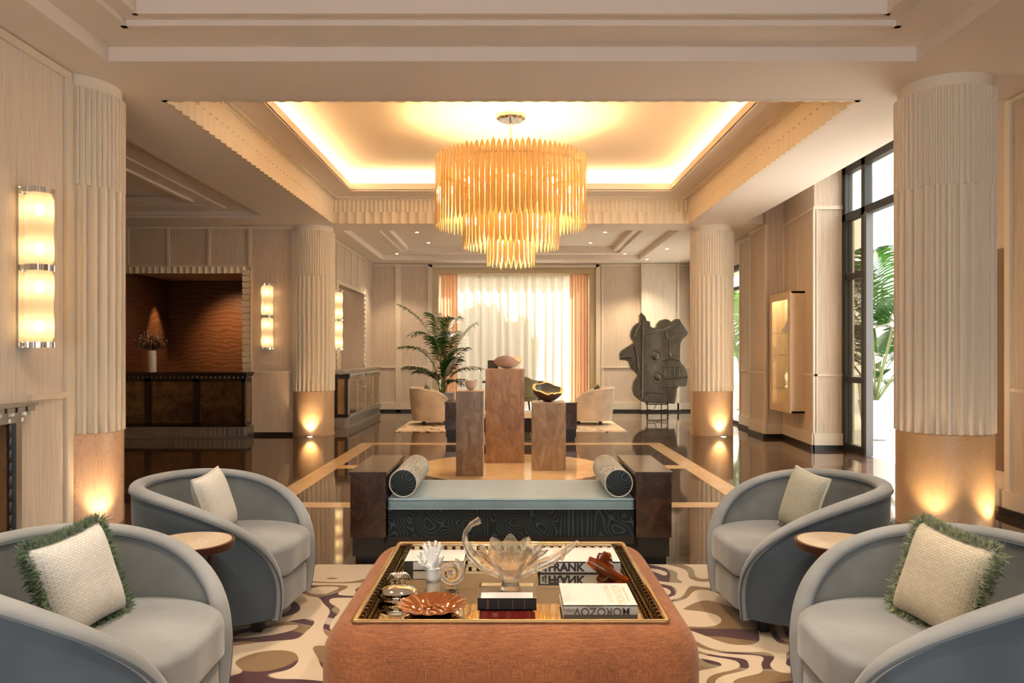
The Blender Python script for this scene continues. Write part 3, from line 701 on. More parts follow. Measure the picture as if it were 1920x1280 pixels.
# downlights of the far coffer
dl = None
for i,(x,y,z,lab) in enumerate(((-1.75,13.9,3.57,'near left of the far coffer'),(-1.68,15.2,3.57,'in the far coffer above the palm'),(1.75,13.9,3.57,'near right of the far coffer'),(1.62,15.2,3.57,'in the far coffer above the right peach drape'),
                           (-2.45,16.05,3.46,'at the far left coffer corner'),(2.45,16.05,3.46,'at the far right coffer corner'),(3.05,14.6,H,'on the ceiling strip near the bronze sculpture'),(2.95,16.2,H,'directly above the pale pilaster'))):
    t_ = thing('downlight', 'small round recessed downlight '+lab, 'downlight', (x,y,z), 0, 'far room downlights')
    b = MB(); b.lathe([(.030,-.004),(.042,-.006),(.042,0)], 20, cap0=False); obj('trim_ring', b, M['trim'], t_)
    b = MB(); b.lathe([(.029,-.003),(.029,-.001)], 20); obj('lens', b, M['downlight'], t_)
    l = light('downlight_lamp', 'SPOT', (x,y,z-.02), 45, (1,.78,.52), .04, (0,0,0), 100)
# unseen spots added in the front coffer for warm top light on the seating
for x,y in ((-1.5,3.6),(1.5,3.6),(-1.5,1.6),(1.5,1.6),(0,3.2),(0,1.2)):
    light('added_top_spot', 'SPOT', (x,y,3.58), 62, (1,.84,.67), .06, (0,0,0), 105, .8)
# uplights in the floor at the column feet
ups = []
for x,y,tx,ty,lab,e in ((-3.15,11.70,-3.22,12.0,'at the foot of the column beside the sconce',13),(3.33,11.70,3.27,12.0,'at the foot of the column beside the sculpture',13),
                      (-2.95,5.50,-3.2,5.7,'at the foot of the rose marble column',6),(3.02,5.36,3.15,5.6,'at the near foot of the large column, towards the sofa',6),(3.55,5.34,3.45,5.6,'at the near foot of the large column, towards the wall',8)):
    t_ = thing('floor_uplight', 'small round floor uplight '+lab, 'uplight', (x,y,0), 0, 'floor uplights')
    b = MB(); b.lathe([(.05,0),(.05,.006),(.04,.008)], 24, cap1=False); obj('ring', b, M['chrome'], t_)
    b = MB(); b.lathe([(.039,.003),(.039,.006)], 24); obj('lens', b, M['downlight'], t_)
    aim(light('uplight_lamp', 'SPOT', (x,y,.03), e, WARM, .03, None, 80, .8), (tx,ty,.62))


# ------------------------------------------------------------------ furniture: tub chairs
AB, AF, BW, PM, HT, Z0 = .455, .43, .43, R(145), .67, .075
XF = AF*math.cos(PI-PM); DD = XF + AB
def plan(ph):
    a = AB if math.cos(ph) > 0 else AF
    return Vector((-a*math.cos(ph), BW*math.sin(ph)))
def pnormal(ph):
    a = AB if math.cos(ph) > 0 else AF
    return Vector((-math.cos(ph)/a, math.sin(ph)/BW)).normalized()
def rim_h(x):
    q = min(1, max(0, (XF - x)/DD)); return Z0 + (HT-Z0)*(1-(1-q)**2.1)**(1/3.1)
NS = 96
PH = [PM*math.sin(PI/2*(2*i/NS-1)) for i in range(NS+1)]
def make_chair(label, group, body, rim_mat, lining):
    t_ = thing('tub_chair', label, 'armchair', (0,0,0), 0, group)
    b = MB(); outer, inner = [], []
    secs = []
    for ph in PH:
        p = plan(ph); n = pnormal(ph); h = rim_h(p.x); col_ = []
        for k in range(9):
            v = k/8; z = Z0 + (h-Z0)*v
            tz = (z-Z0)/(HT-Z0); off = -.055*max(0,1-tz)**2.2
            q = p + n*off; col_.append((q.x,q.y,z))
        for k in range(9):
            v = 1-k/8; z = Z0+.06 + max(0,(h-Z0-.06))*v
            tz = (z-Z0)/(HT-Z0); off = -.055*max(0,1-tz)**2.2 - .048
            q = p + n*off; col_.append((q.x,q.y,min(z,h)))
        secs.append(col_)
    m = len(secs[0]); vs = [p for s_ in secs for p in s_]
    fs = [(i*m+k, i*m+k+1, (i+1)*m+k+1, (i+1)*m+k) for i in range(NS) for k in range(9)]
    b.add(vs, fs, True); obj('shell', b, body, t_)
    b = MB(); fs = [(i*m+k, i*m+k+1, (i+1)*m+k+1, (i+1)*m+k) for i in range(NS) for k in range(9, m-1)]
    fs += [(i*m+m-1, i*m, (i+1)*m, (i+1)*m+m-1) for i in range(NS)]
    b.add(vs, fs, True); obj('lining', b, lining, t_)
    b = MB(); path = []
    for ph in PH:
        p = plan(ph); n = pnormal(ph); h = rim_h(p.x); tz = (h-Z0)/(HT-Z0)
        q = p + n*(-.055*max(0,1-tz)**2.2 - .024); path.append(Vector((q.x,q.y,h-.010)))
    loops = []
    for i in range(NS+1):
        d = (path[min(i+1,NS)]-path[max(i-1,0)]).normalized(); n2 = pnormal(PH[i]); n3 = Vector((n2.x,n2.y,0))
        n3 = (n3 - d*n3.dot(d)).normalized(); up = n3.cross(d).normalized()
        if up.z < 0 or (abs(up.z) < .2 and up.x < 0): up = -up
        loops.append([tuple(path[i]+n3*math.cos(2*PI*k/14)*.033+up*math.sin(2*PI*k/14)*.024) for k in range(14)])
    b.loops(loops); rim = obj('rim_roll', b, rim_mat, t_)
    b = MB()
    for s_ in (-1,1):
        pth = []
        for i in range(NS+1):
            p = path[i]; n2 = pnormal(PH[i]); pth.append((p.x+n2.x*s_*.032, p.y+n2.y*s_*.032, p.z-.010))
        b.tube(pth, .0045, 5)
    obj('welt', b, body, rim)
    def interior(ins, front):
        poly = []
        for k in range(49):
            ph = -PM + 2*PM*k/48; p = plan(ph) - pnormal(ph)*ins; poly.append((min(p.x, front-.02), p.y))
        poly = [(x,y) for x,y in poly]
        y1 = poly[-1][1]
        for k in range(1,6): poly.append((front, y1*(1-2*k/6)))
        return poly[::-1] if sum(poly[i-1][0]*poly[i][1]-poly[i][0]*poly[i-1][1] for i in range(len(poly))) < 0 else poly
    b = MB(); rprism(b, interior(.055, XF-.012), .245, .395, .03, .012); obj('seat_cushion', b, rim_mat, t_)
    b = MB(); rprism(b, interior(.075, XF-.03), .085, .242, .015); obj('seat_base', b, lining, t_)
    for ang in (45,135,-45,-135):
        x, y = .27*math.cos(R(ang)), .25*math.sin(R(ang)); b = MB()
        b.loops([[(x*1.06+dx*.022,y*1.06+dy*.022,.001) for dx,dy in ((1,1),(-1,1),(-1,-1),(1,-1))],[(x+dx*.032,y+dy*.032,.09) for dx,dy in ((1,1),(-1,1),(-1,-1),(1,-1))]], smooth=False)
        obj('leg', b, M['ebony'], t_)
    return t_
ZR = .012   # top of the near rug
grp = 'blue grey tub chairs around the ottoman'
ch = make_chair('blue grey tub chair beside the rose marble column, holding a pale unfringed cushion', grp, M['velvet'], M['velvet_lit_rim'], M['velvet_lit_inner'])
ch.location = (-1.37,3.68,ZR); ch.rotation_euler.z = R(-3)
dup(ch, (-1.315,2.40,ZR), R(2), 'blue grey tub chair by the fireplace side, holding the green fringed cushion')
dup(ch, (1.37,3.68,ZR), PI+R(3), 'blue grey tub chair in front of the garden door, holding a plain straw cushion')
dup(ch, (1.315,2.40,ZR), PI-R(2), 'blue grey tub chair nearest the panelled wall, holding the sage fringed cushion')
ZF = .012
c2 = dup(ch, (-1.42,13.85,ZF), R(8), 'cream tub chair in front of the indoor palm', {'shell':M['velvet_cream'],'lining':M['velvet_cream'],'rim_roll':M['velvet_cream'],'welt':M['velvet_cream'],'seat_cushion':M['velvet_cream'],'seat_base':M['velvet_cream']})
c2['group'] = 'cream tub chairs by the far window'
dup(c2, (1.46,13.85,ZF), PI-R(8), 'cream tub chair near the bronze sculpture')

def make_cushion(name, label, size, th, mt, loc, rot, fringe=None, piping=None, group=None):
    t_ = thing(name, label, 'cushion', (0,0,0), 0, group)
    h = size/2; b = MB()
    def f(sg):
        def g(u, v):
            x, y = 2*u-1, 2*v-1
            pin = 1 - .10*((1-x*x)*(y*y)**1.0 + (1-y*y)*x*x)
            ed = max(0,(1-x**4)*(1-y**4))**.55
            return (x*h*(1-.07*(1-y*y)), y*h*(1-.07*(1-x*x)), sg*th*ed)
        return g
    b.grid(f(1), 26, 26); b.grid(f(-1), 26, 26); obj('cover', b, mt, t_)
    def edge(s_):
        k = s_*4; i = int(k) % 4; q = k-int(k); x, y = ((2*q-1,-1),(1,2*q-1),(1-2*q,1),(-1,1-2*q))[i]
        nx, ny = ((0,-1),(1,0),(0,1),(-1,0))[i]
        return (x*h*(1-.07*(1-y*y)), y*h*(1-.07*(1-x*x)), nx, ny)
    if piping:
        b = MB(); b.tube([(edge(i/96)[0],edge(i/96)[1],0) for i in range(97)], .006, 6); obj('piping', b, piping, t_)
    if fringe:
        b = MB()
        for i in range(3000):
            x,y,nx,ny = edge((i+random.random())/3000); L = random.uniform(.026,.042); a = random.gauss(0,.35)
            dx = nx*math.cos(a)-ny*math.sin(a); dy = nx*math.sin(a)+ny*math.cos(a); z = random.gauss(0,.008); dz = random.gauss(0,.35)*L
            tx,ty = -dy*.0014, dx*.0014
            b.add([(x-tx,y-ty,z),(x+tx,y+ty,z),(x+dx*L*.6+tx,y+dy*L*.6+ty,z+dz*.8),(x+dx*L*.6-tx,y+dy*L*.6-ty,z+dz*.8),(x+dx*L,y+dy*L,z+dz)],[(0,1,2,3),(3,2,4)])
        o = obj('fringe', b, fringe, t_, fix=False)
    t_.location = loc; t_.rotation_euler = rot; return t_
def lean(yaw, tilt, spin=0):
    # stands on its edge: local y up, local z facing direction yaw, tilted backwards
    m = Matrix.Rotation(R(yaw), 3, 'Z') @ Matrix.Rotation(R(90), 3, 'Z') @ Matrix.Rotation(R(90-tilt), 3, 'X') @ Matrix.Rotation(R(spin), 3, 'Z')
    return m.to_euler()
make_cushion('scatter_cushion', 'ivory basketweave cushion with dark green fringe in the tub chair by the fireplace', .315, .06, M['weave'], (-1.40,2.42,.565), lean(-10,17,4), M['fringe'])
make_cushion('scatter_cushion', 'straw basketweave cushion with sage fringe in the tub chair by the panelled wall', .315, .06, M['weave_tan'], (1.395,2.42,.565), lean(180+12,17,-5), M['fringe_sage'])
make_cushion('scatter_cushion', 'plain ivory cushion without fringe in the tub chair by the rose marble column', .31, .055, M['weave_fine'], (-1.475,3.72,.56), lean(-2,17,4), None, M['piping'])
make_cushion('scatter_cushion', 'plain moss cushion without fringe in the tub chair before the garden door', .31, .055, M['weave_moss'], (1.465,3.74,.56), lean(180+10,17,-4), None, M['piping'])
make_cushion('scatter_cushion', 'small olive cushion peeking over the cream chair in front of the palm', .34, .06, M['olive'], (-1.54,13.93,.575), lean(8,16), None, M['olive'])
make_cushion('scatter_cushion', 'small olive cushion peeking over the cream chair near the sculpture', .34, .06, M['olive'], (1.59,13.95,.575), lean(172,16), None, M['olive'])

# side tables
def side_table(x, label):
    t_ = thing('side_table', label, 'side table', (x,3.03,ZR), 0, 'round side tables')
    b = MB(); b.lathe([(.155,.525),(.158,.528),(.158,.531)], 48); obj('onyx_top', b, M['table_marble'], t_)
    b = MB(); b.lathe([(.150,.498),(.168,.503),(.170,.53),(.159,.532),(.157,.524)], 48); obj('rim', b, M['walnut'], t_)
    for k in range(3):
        a = R(90+120*k); b = MB(); b.tube([(.12*math.cos(a),.12*math.sin(a),.5),(.06*math.cos(a),.06*math.sin(a),.26),(.13*math.cos(a),.13*math.sin(a),0.004)], .010, 8); obj('leg', b, M['walnut'], t_)
side_table(-1.30, 'round onyx-topped side table between the two chairs on the fireplace side')
side_table(1.33, 'round onyx-topped side table between the two chairs on the garden side')

# rugs
b = MB(); b.prism(rrect(2.75,2.0,.05,3,0,2.58), 0, ZR); tag(obj('rug', b, M['rug']), 'large cream rug with olive and burgundy abstract shapes under the ottoman', 'rug')
b = MB(); b.prism(rrect(1.95,.99,.05,3,0,13.46), 0, ZF); tag(obj('rug', b, M['rug_far']), 'cream rug with small brown shapes under the far cream chairs', 'rug')

# ottoman table
OY = 2.93
t_ = thing('ottoman_table', 'square rust chenille ottoman with a mirrored tray set into its top', 'ottoman', (0,OY,ZR))
ZT = .43-ZR; TH = .505
b = MB(); P0 = rrect(.625,.60,.17,10); L = []
for ins,z in ((.03,.03),(.0,.05),(.0,ZT-.14)): L.append([(x,y,z) for x,y in inset(P0,ins)])
for k in range(1,10):
    a = R(10*k); L.append([(x,y,ZT-.14+.14*math.sin(a)*(.985)) for x,y in inset(P0,.105*(1-math.cos(a)))])
tr_ = rrect(TH+.012,TH+.002,.02,10)
L.append([(x,y,ZT) for x,y in tr_]); L.append([(x,y,ZT-.08) for x,y in tr_])
b.loops(L); obj('upholstery', b, M['rust'], t_)
b = MB(); b.prism(rrect(.58,.55,.12,6), .0, .035); obj('plinth', b, M['ebony'], t_)
ty_ = obj('mirror_tray', MB().box(-TH,TH,-TH+.01,TH-.01,ZT-.074,ZT-.066), M['mirror'], t_)
b = MB(); pth = rrect(TH+.008,TH-.002,.018,5); pth = [(x,y,ZT+.003) for x,y in pth]; pth.append(pth[0]); b.tube(pth, .009, 8, flat=.7); obj('tray_rim', b, M['gold_metal'], ty_)
for nm,(ax,ay,bx,by) in {'e':(TH,-TH+.01,TH,TH-.01),'w':(-TH,-TH+.01,-TH,TH-.01),'n':(-TH,TH-.01,TH,TH-.01),'s':(-TH,-TH+.01,TH,-TH+.01)}.items():
    b = MB(); dx,dy = bx-ax, by-ay; Ln = math.hypot(dx,dy); ux,uy = dx/Ln, dy/Ln
    for z,h_ in ((ZT-.003,.010),(ZT-.034,.012),(ZT-.062,.012)): b.bar((ax,ay,z),(bx,by,z),.004,h_)
    n = 27
    for row,(za,zb) in enumerate(((ZT-.03,ZT-.006),(ZT-.058,ZT-.038))):
        for i in range(n+1):
            q = Ln*(i+.5*row)/n
            if q < Ln: b.bar((ax+ux*q,ay+uy*q,za),(ax+ux*q,ay+uy*q,zb),.004,.022)
    obj('pierced_gallery', b, M['gallery'], ty_)
ZB = ZR + ZT - .066     # mirror level

def lettering(name, text, size, mt, parent, mtx, bold=0, label=None, sx=1, align='CENTER'):
    cu = bpy.data.curves.new(name, 'FONT'); cu.body = text; cu.size = size; cu.extrude = .0002; cu.offset = bold; cu.align_x = align; cu.align_y = 'CENTER'
    tmp = bpy.data.objects.new(name+'_tmp', cu); COL.objects.link(tmp); dg = bpy.context.evaluated_depsgraph_get(); dg.update()
    me = bpy.data.meshes.new_from_object(tmp.evaluated_get(dg)); bpy.data.objects.remove(tmp); bpy.data.curves.remove(cu)
    me.transform(mtx @ Matrix.Diagonal((sx,1,1,1))); me.materials.clear(); me.materials.append(mt)
    o = bpy.data.objects.new(name, me); COL.objects.link(o); o.parent = parent
    if label: o['label'] = label
    return o
def book(name, label, x0,x1,y0,y1,z0,z1, cover, pages, group=None, cat='book', spine_front=True):
    cx,cy = (x0+x1)/2,(y0+y1)/2; t_ = thing(name, label, cat, (cx,cy,z0), 0, group); hx,hy,h = (x1-x0)/2,(y1-y0)/2,z1-z0
    b = MB(); b.box(-hx,hx,-hy,hy,h-.003,h); b.box(-hx,hx,-hy,hy,0,.003); b.box(-hx,hx,-hy,-hy+.003,.0,h); obj('cover', b, cover, t_)
    b = MB(); b.box(-hx+.004,hx-.004,-hy+.003,hy-.004,.003,h-.003); obj('page_block', b, pages, t_); return t_
TOP = lambda x,y,z,rz=0: Matrix.Translation((x,y,z)) @ Matrix.Rotation(R(rz),4,'Z')
FRONT = lambda x,y,z,roll=0: Matrix.Translation((x,y,z)) @ Matrix.Rotation(R(90),4,'X') @ Matrix.Rotation(R(roll),4,'Z')
# white exhibition book, spine towards us and upside down
t_ = book('hardback_book', 'thick white exhibition book with upside-down spine at the near tray corner', .187,.449,2.645,2.90,ZB,ZB+.047, M['paper'], M['pages'])
b = MB(); b.box(-.131,.131,-.1281,-.1274,.0,.014); obj('spine_band', b, M['ink_grey'], t_)
lettering('spine_title', 'MOROZOV', .040, M['ink_grey'], t_, FRONT(.005,-.1286,.026,180), .0006, sx=.98)
lettering('spine_subtitle', 'LA COLLECTION', .008, M['ink_grey'], t_, FRONT(-.02,-.1286,.043,180)); lettering('spine_subtitle', 'ICONES DE\nL\'ART MODERNE', .006, M['ink_grey'], t_, FRONT(-.108,-.1286,.030,180))
lettering('cover_title', 'MOROZOV', .042, M['ink_gold'], t_, TOP(.082,.0,.0472,90)); lettering('cover_title', 'LA COLLECTION', .026, M['ink_gold'], t_, TOP(.045,.0,.0472,90)); lettering('cover_subtitle', 'ICONES DE L\'ART MODERNE', .012, M['ink_gold'], t_, TOP(.108,.0,.0472,90))
# leather stack carrying the bowl
t_ = book('leather_book', 'red leather book at the bottom of the stack beneath the crystal bowl', -.109,.078,2.635,2.80,ZB,ZB+.034, M['red_leather'], M['pages'])
for x in (-.084,-.078,-.072,.0,.006,.012,.076,.082): obj('gilt_line', MB().box(x-.0008,x+.0008,-.0832,-.0826,.002,.032), M['ink_gilt'], t_)
obj('gilt_tooling', MB().box(-.05,-.03,-.0832,-.0826,.010,.024), M['ink_gilt'], t_)
t_ = book('leather_book', 'black leather book resting on the red one in the stack beneath the crystal bowl', -.118,.090,2.632,2.815,ZB+.034,ZB+.076, M['navy_leather'], M['pages'])
for x in (-.07,-.066,-.03,.02,.062): obj('gilt_line', MB().box(x-.0006,x+.0006,-.0922,-.0916,.003,.039), M['ink_gilt'], t_)
obj('cover_plate', MB().box(-.092,.092,-.090,-.028,.042,.0432), M['coral'], t_)
obj('cover_picture', MB().box(-.095,-.018,.045,.082,.042,.043), M['ink_gold'], t_); obj('cover_picture', MB().box(.028,.098,.045,.082,.042,.043), M['ink_gold'], t_)
# big monograph at the back, spine towards us
t_ = book('art_book', 'large white art book with bold black capitals on its spine under the amber glass', .118,.468,3.19,3.425,ZB,ZB+.05, M['paper'], M['pages'])
b = MB(); b.box(-.176,.176,-.1183,-.1176,.0,.005); b.box(-.176,.176,-.1183,-.1176,.045,.0503); b.box(-.1758,-.168,-.1183,-.1176,.0,.05); obj('spine_border', b, M['ink'], t_)
lettering('spine_title', 'FRANK', .047, M['ink'], t_, FRONT(-.058,-.1184,.0255), .0022, sx=1.02); lettering('spine_subtitle', 'JEAN\nMICHEL', .011, M['ink'], t_, FRONT(-.150,-.1184,.025,90), .0005, sx=.9)
lettering('cover_title', 'FRANK', .050, M['ink_gold'], t_, TOP(-.085,.0,.0502,90), .0015); lettering('cover_title', 'JEAN-MICHEL', .030, M['ink_gold'], t_, TOP(-.140,.0,.0502,90))
b = MB(); b.box(-.05,.10,.085,.0855,.05,.0503); b.box(-.05,.16,-.095,-.0945,.05,.0503); obj('cover_line', b, M['ink_gold'], t_)
t_ = book('art_book', 'white monograph lying behind the white coral', -.462,-.205,3.235,3.43,ZB,ZB+.04, M['paper'], M['pages'])
obj('spine_band', MB().box(-.1285,-.09,-.0980,-.0974,.0,.0402), M['ink'], t_); lettering('spine_title', 'MIC', .026, M['ink_grey'], t_, FRONT(.0,-.0983,.020))

# crystal bowl with long curling ends
t_ = thing('crystal_bowl', 'tall scalloped crystal bowl with long curled ends standing on the leather books', 'bowl', (-.002,2.735,ZB+.0765))
b = MB(); NB = 72
prof = [(.034,0),(.040,.002),(.034,.012),(.028,.035),(.034,.05),(.062,.080),(.098,.115),(.128,.150)]
inn = [(.121,.150),(.090,.115),(.055,.084),(.020,.062),(.004,.058)]
def lob(a, i):
    k = min(1, max(0, (i-3)/4)) if i < 8 else max(0, (12-i)/4)
    return 1 + .10*k*math.cos(12*a)
def wav(a, i):
    k = 1 if i in (7,8) else (.4 if i in (6,9) else 0)
    return k*(.012*math.cos(12*a) - .018*math.cos(2*a)) 
b.lathe(prof+inn, NB, rf=lob, zf=wav); b.v = [(x*.92 if False else x, y*.72, z) for x,y,z in b.v]; obj('bowl', b, M['crystal'], t_)
b = MB(); b.tube([(-.04,0,.055),(-.10,0,.085),(-.145,.0,.13),(-.168,.01,.175),(-.165,.015,.205),(-.145,.015,.232),(-.112,.015,.25)], [.016,.020,.018,.012,.009,.010,.014], 10); obj('curled_end', b, M['crystal'], t_)
b = MB(); b.tube([(.04,0,.055),(.10,0,.085),(.15,.0,.105),(.20,.01,.135),(.25,.03,.165)], [.016,.020,.018,.013,.008], 10); b.tube([(.185,-.03,.118),(.198,.01,.138),(.20,.05,.15)], .009, 8); obj('curled_end', b, M['crystal'], t_)
# amber glass
def amber():
    b = MB()
    def f(u, v):
        a = (u-.5)*2; w = .085*(1-.35*v)
        tw = .5+1.2*v
        x = a*w*math.cos(tw)+.03*math.sin(6*u+3*v); y = a*w*math.sin(tw)*.7 + .018*math.sin(9*u)
        return (x, y, .002+.125*v*(1-.35*abs(a)) + .010*math.sin(16*u)*v)
    b.grid(f, 36, 14); return b
t_ = thing('amber_sculpture', 'folded amber glass sculpture leaning over the large white art book', 'glass sculpture', (.385,3.055,ZB), R(12))
o = obj('folded_body', amber(), M['amber'], t_); s_ = o.modifiers.new('thick', 'SOLIDIFY'); s_.thickness = .014
b = MB(); b.tube([(-.075,-.005,.10),(-.03,-.02,.075),(.03,-.03,.035),(.085,-.035,.012)], [.018,.026,.026,.014], 12); b.ball((-.0,-.01,.022), .032, 12, 8, (1.3,.8,.7)); obj('twisted_roll', b, M['amber'], t_)
# white coral
t_ = thing('coral', 'white branching coral ornament in front of the white monograph', 'ornament', (-.325,3.10,ZB))
b = MB(); b.lathe([(.028,0),(.032,.012),(.026,.03),(.03,.05)], 14, rf=lambda a,i: 1+.1*math.sin(3*a+i)); 
rnd = random.Random(3)
for x,y,z in ((-.05,0,.115),(-.035,.01,.145),(-.016,0,.155),(-.004,.015,.125),(.012,0,.158),(.028,.008,.15),(.02,-.02,.11),(-.055,-.01,.075),(-.03,-.025,.08),(.036,.01,.09),(-.062,.01,.10)):
    m1 = (x*.45+rnd.uniform(-.006,.006), y*.6, .045+(z-.045)*.4); m2 = (x*.85+rnd.uniform(-.006,.006), y, .045+(z-.045)*.75)
    b.tube([(x*.1,y*.2,.035),m1,m2,(x,y,z)], [.016,.012,.009,.005], 8); b.ball((x,y,z), .0058, 8, 5)
    b.tube([m2,(m2[0]+rnd.uniform(-.018,.018),m2[1]-.008,m2[2]+.022)], [.007,.003], 6)
obj('branches', b, M['coral'], t_)
# ammonite
t_ = thing('crystal_ammonite', 'round gold-hearted crystal ammonite beside the white coral', 'ornament', (-.236,2.95,ZB))
b = MB(); b.lathe([(.026,0),(.028,.006),(.016,.016),(.014,.03)], 16, rf=lambda a,i: 1+.06*math.cos(8*a)); obj('foot', b, M['crystal'], t_)
b = MB(); sp = []
for i in range(60):
    a = i/59*2.3*2*PI; rr = .010+.034*i/59; sp.append((rr*math.cos(a-.6), -.012+.010*(1-i/59), .078+rr*math.sin(a-.6)))
b.tube(sp, [.006+.009*i/59*(1+.12*math.sin(i*2.2)) for i in range(60)], 10); obj('spiral', b, M['crystal'], t_)
b = MB(); b.tube([(x,y-.012,z) for x,y,z in sp[8:34]], [.006]*26, 8); obj('gold_heart', b, M['gold_metal'], t_)
# silver shell and lidded box
t_ = thing('silver_shell', 'small silver ribbed shell near the tray edge behind the silver box', 'ornament', (-.455,3.045,ZB))
b = MB()
def shf(u, v):
    a = (u-.5)*PI*1.05; r_ = (.012+.043*v)*(1+.03*math.cos(18*u*PI)*v)
    return (r_*math.sin(a), -.02+r_*math.cos(a)*.75, .012+.035*math.sin(PI*min(1,v*.9+.1))*(1+.06*math.cos(18*u*PI)))
b.grid(shf, 54, 10); o = obj('ribbed_valve', b, M['silver'], t_); s_ = o.modifiers.new('thick','SOLIDIFY'); s_.thickness = .003
b = MB()
for x,y in ((-.03,-.01),(.03,-.01),(0,.02)): b.ball((x,y,.0085), .0085, 8, 6)
obj('ball_foot', b, M['silver'], t_)
t_ = thing('silver_box', 'smooth silver pebble-shaped box beside the amber dish', 'box', (-.432,2.845,ZB))
b = MB(); b.lathe([(.055,0),(.070,.008),(.076,.020),(.074,.026)], 40); b.v = [(x,y*.85,z) for x,y,z in b.v]; obj('base', b, M['silver'], t_)
b = MB(); b.lathe([(.075,.027),(.074,.036),(.058,.048),(.03,.054),(.002,.056)], 40); b.v = [(x,y*.85,z) for x,y,z in b.v]; obj('lid', b, M['silver'], t_)
# amber dish
t_ = thing('amber_dish', 'wide scalloped amber dish in the near tray corner', 'dish', (-.285,2.70,ZB))
b = MB()
pr = [(.035,0),(.05,.004),(.09,.018),(.125,.036),(.122,.038),(.088,.023),(.05,.010),(.002,.007)]
b.lathe(pr, 96, rf=lambda a,i: 1+(.035*math.cos(16*a) if 1<i<6 else 0), zf=lambda a,i: (.006*math.cos(16*a) if i in (2,5) else (.004*math.cos(16*a) if i in (1,6) else 0)))
obj('scalloped_bowl', b, M['amber_dish'], t_)
b = MB()
for k in range(10):
    a = 2*PI*k/10; b.ball((.045*math.cos(a),.045*math.sin(a),.012), .012, 8, 6, (1,1,.6))
for k in range(5):
    a = 2*PI*k/5; b.ball((.02*math.cos(a),.02*math.sin(a),.010), .010, 8, 6, (1,1,.6))
obj('raised_petals', b, M['amber_dish'], t_)

# ------------------------------------------------------------------ daybeds
def daybed(y0, y1, label, mattress, base, bolster_side, bolster_end, boxside=True):
    yc = (y0+y1)/2; t_ = thing('daybed', label, 'daybed', (0,yc,0)); d = (y1-y0)/2
    for s in (-1,1):
        b = MB(); x0,x1 = (min(s*.765,s*1.0),max(s*.765,s*1.0)); b.box(x0,x1,-d,d,.555,.575); b.box(x0+.008,x1-.008,-d+.008,d-.008,.17,.555); a_ = obj('arm_block', b, M['burl'], t_)
        b = MB(); b.box(x0+.02,x1-.02,-d+.02,d-.02,.05,.17); b.box(x0+.035,x1-.035,-d+.04,d-.04,0,.05); obj('stepped_foot', b, M['ebony'], a_)
    b = MB(); rprism(b, rrect(.765,d-.03,.02,3), .335, .405, .014, .004); m_ = obj('mattress', b, mattress, t_)
    for z in (.341,.398):
        b = MB(); pth = [(x,y,z) for x,y in rrect(.7655,d-.0295,.02,4)]; pth.append(pth[0]); b.tube(pth,.0035,5); obj('welt', b, mattress, m_)
    b = MB(); b.box(-.765,.765,-d+.05,d-.05,.165,.335); obj('base', b, base, t_)
    b = MB(); b.box(-.765,.765,-d+.04,d-.04,.12,.165); obj('rail', b, M['ebony'], t_)
    return t_
daybed(4.60, 5.37, 'backless daybed with pale blue mattress and dark burl arms behind the ottoman', M['pale_blue'], M['maze'], None, None)
daybed(11.22, 11.98, 'cream-mattress daybed with dark burl arms behind the travertine pedestals', M['cream_satin'], M['ebony'], None, None)
for s,lab in ((-1,'patterned bolster against the daybed arm on the fireplace side'),(1,'patterned bolster against the daybed arm on the garden side')):
    t_ = thing('bolster', lab, 'bolster', (s*.672,4.985,.409+.088), 0, 'daybed bolsters')
    L_ = .33; b = MB(); b.lathe([(.084,-L_),(.088,-L_+.01),(.088,L_-.01),(.084,L_)], 40, cap0=False, cap1=False)
    b.v = [(x,z,y) for x,y,z in b.v]; obj('cover', b, M['maze_bolster_sheen'], t_)
    for e in (-1,1):
        b = MB(); b.lathe([(.084,0),(.05,.010),(.002,.013)], 40, cap0=False); b.v = [(x,e*(L_+z),y) for x,y,z in b.v]; obj('end_cap', b, M['maze'], t_)
        b = MB(); rg = [(.0855*math.cos(2*PI*k/40),e*L_,.0855*math.sin(2*PI*k/40)) for k in range(41)]; b.tube(rg,.0045,6); obj('piping', b, M['piping'], t_)

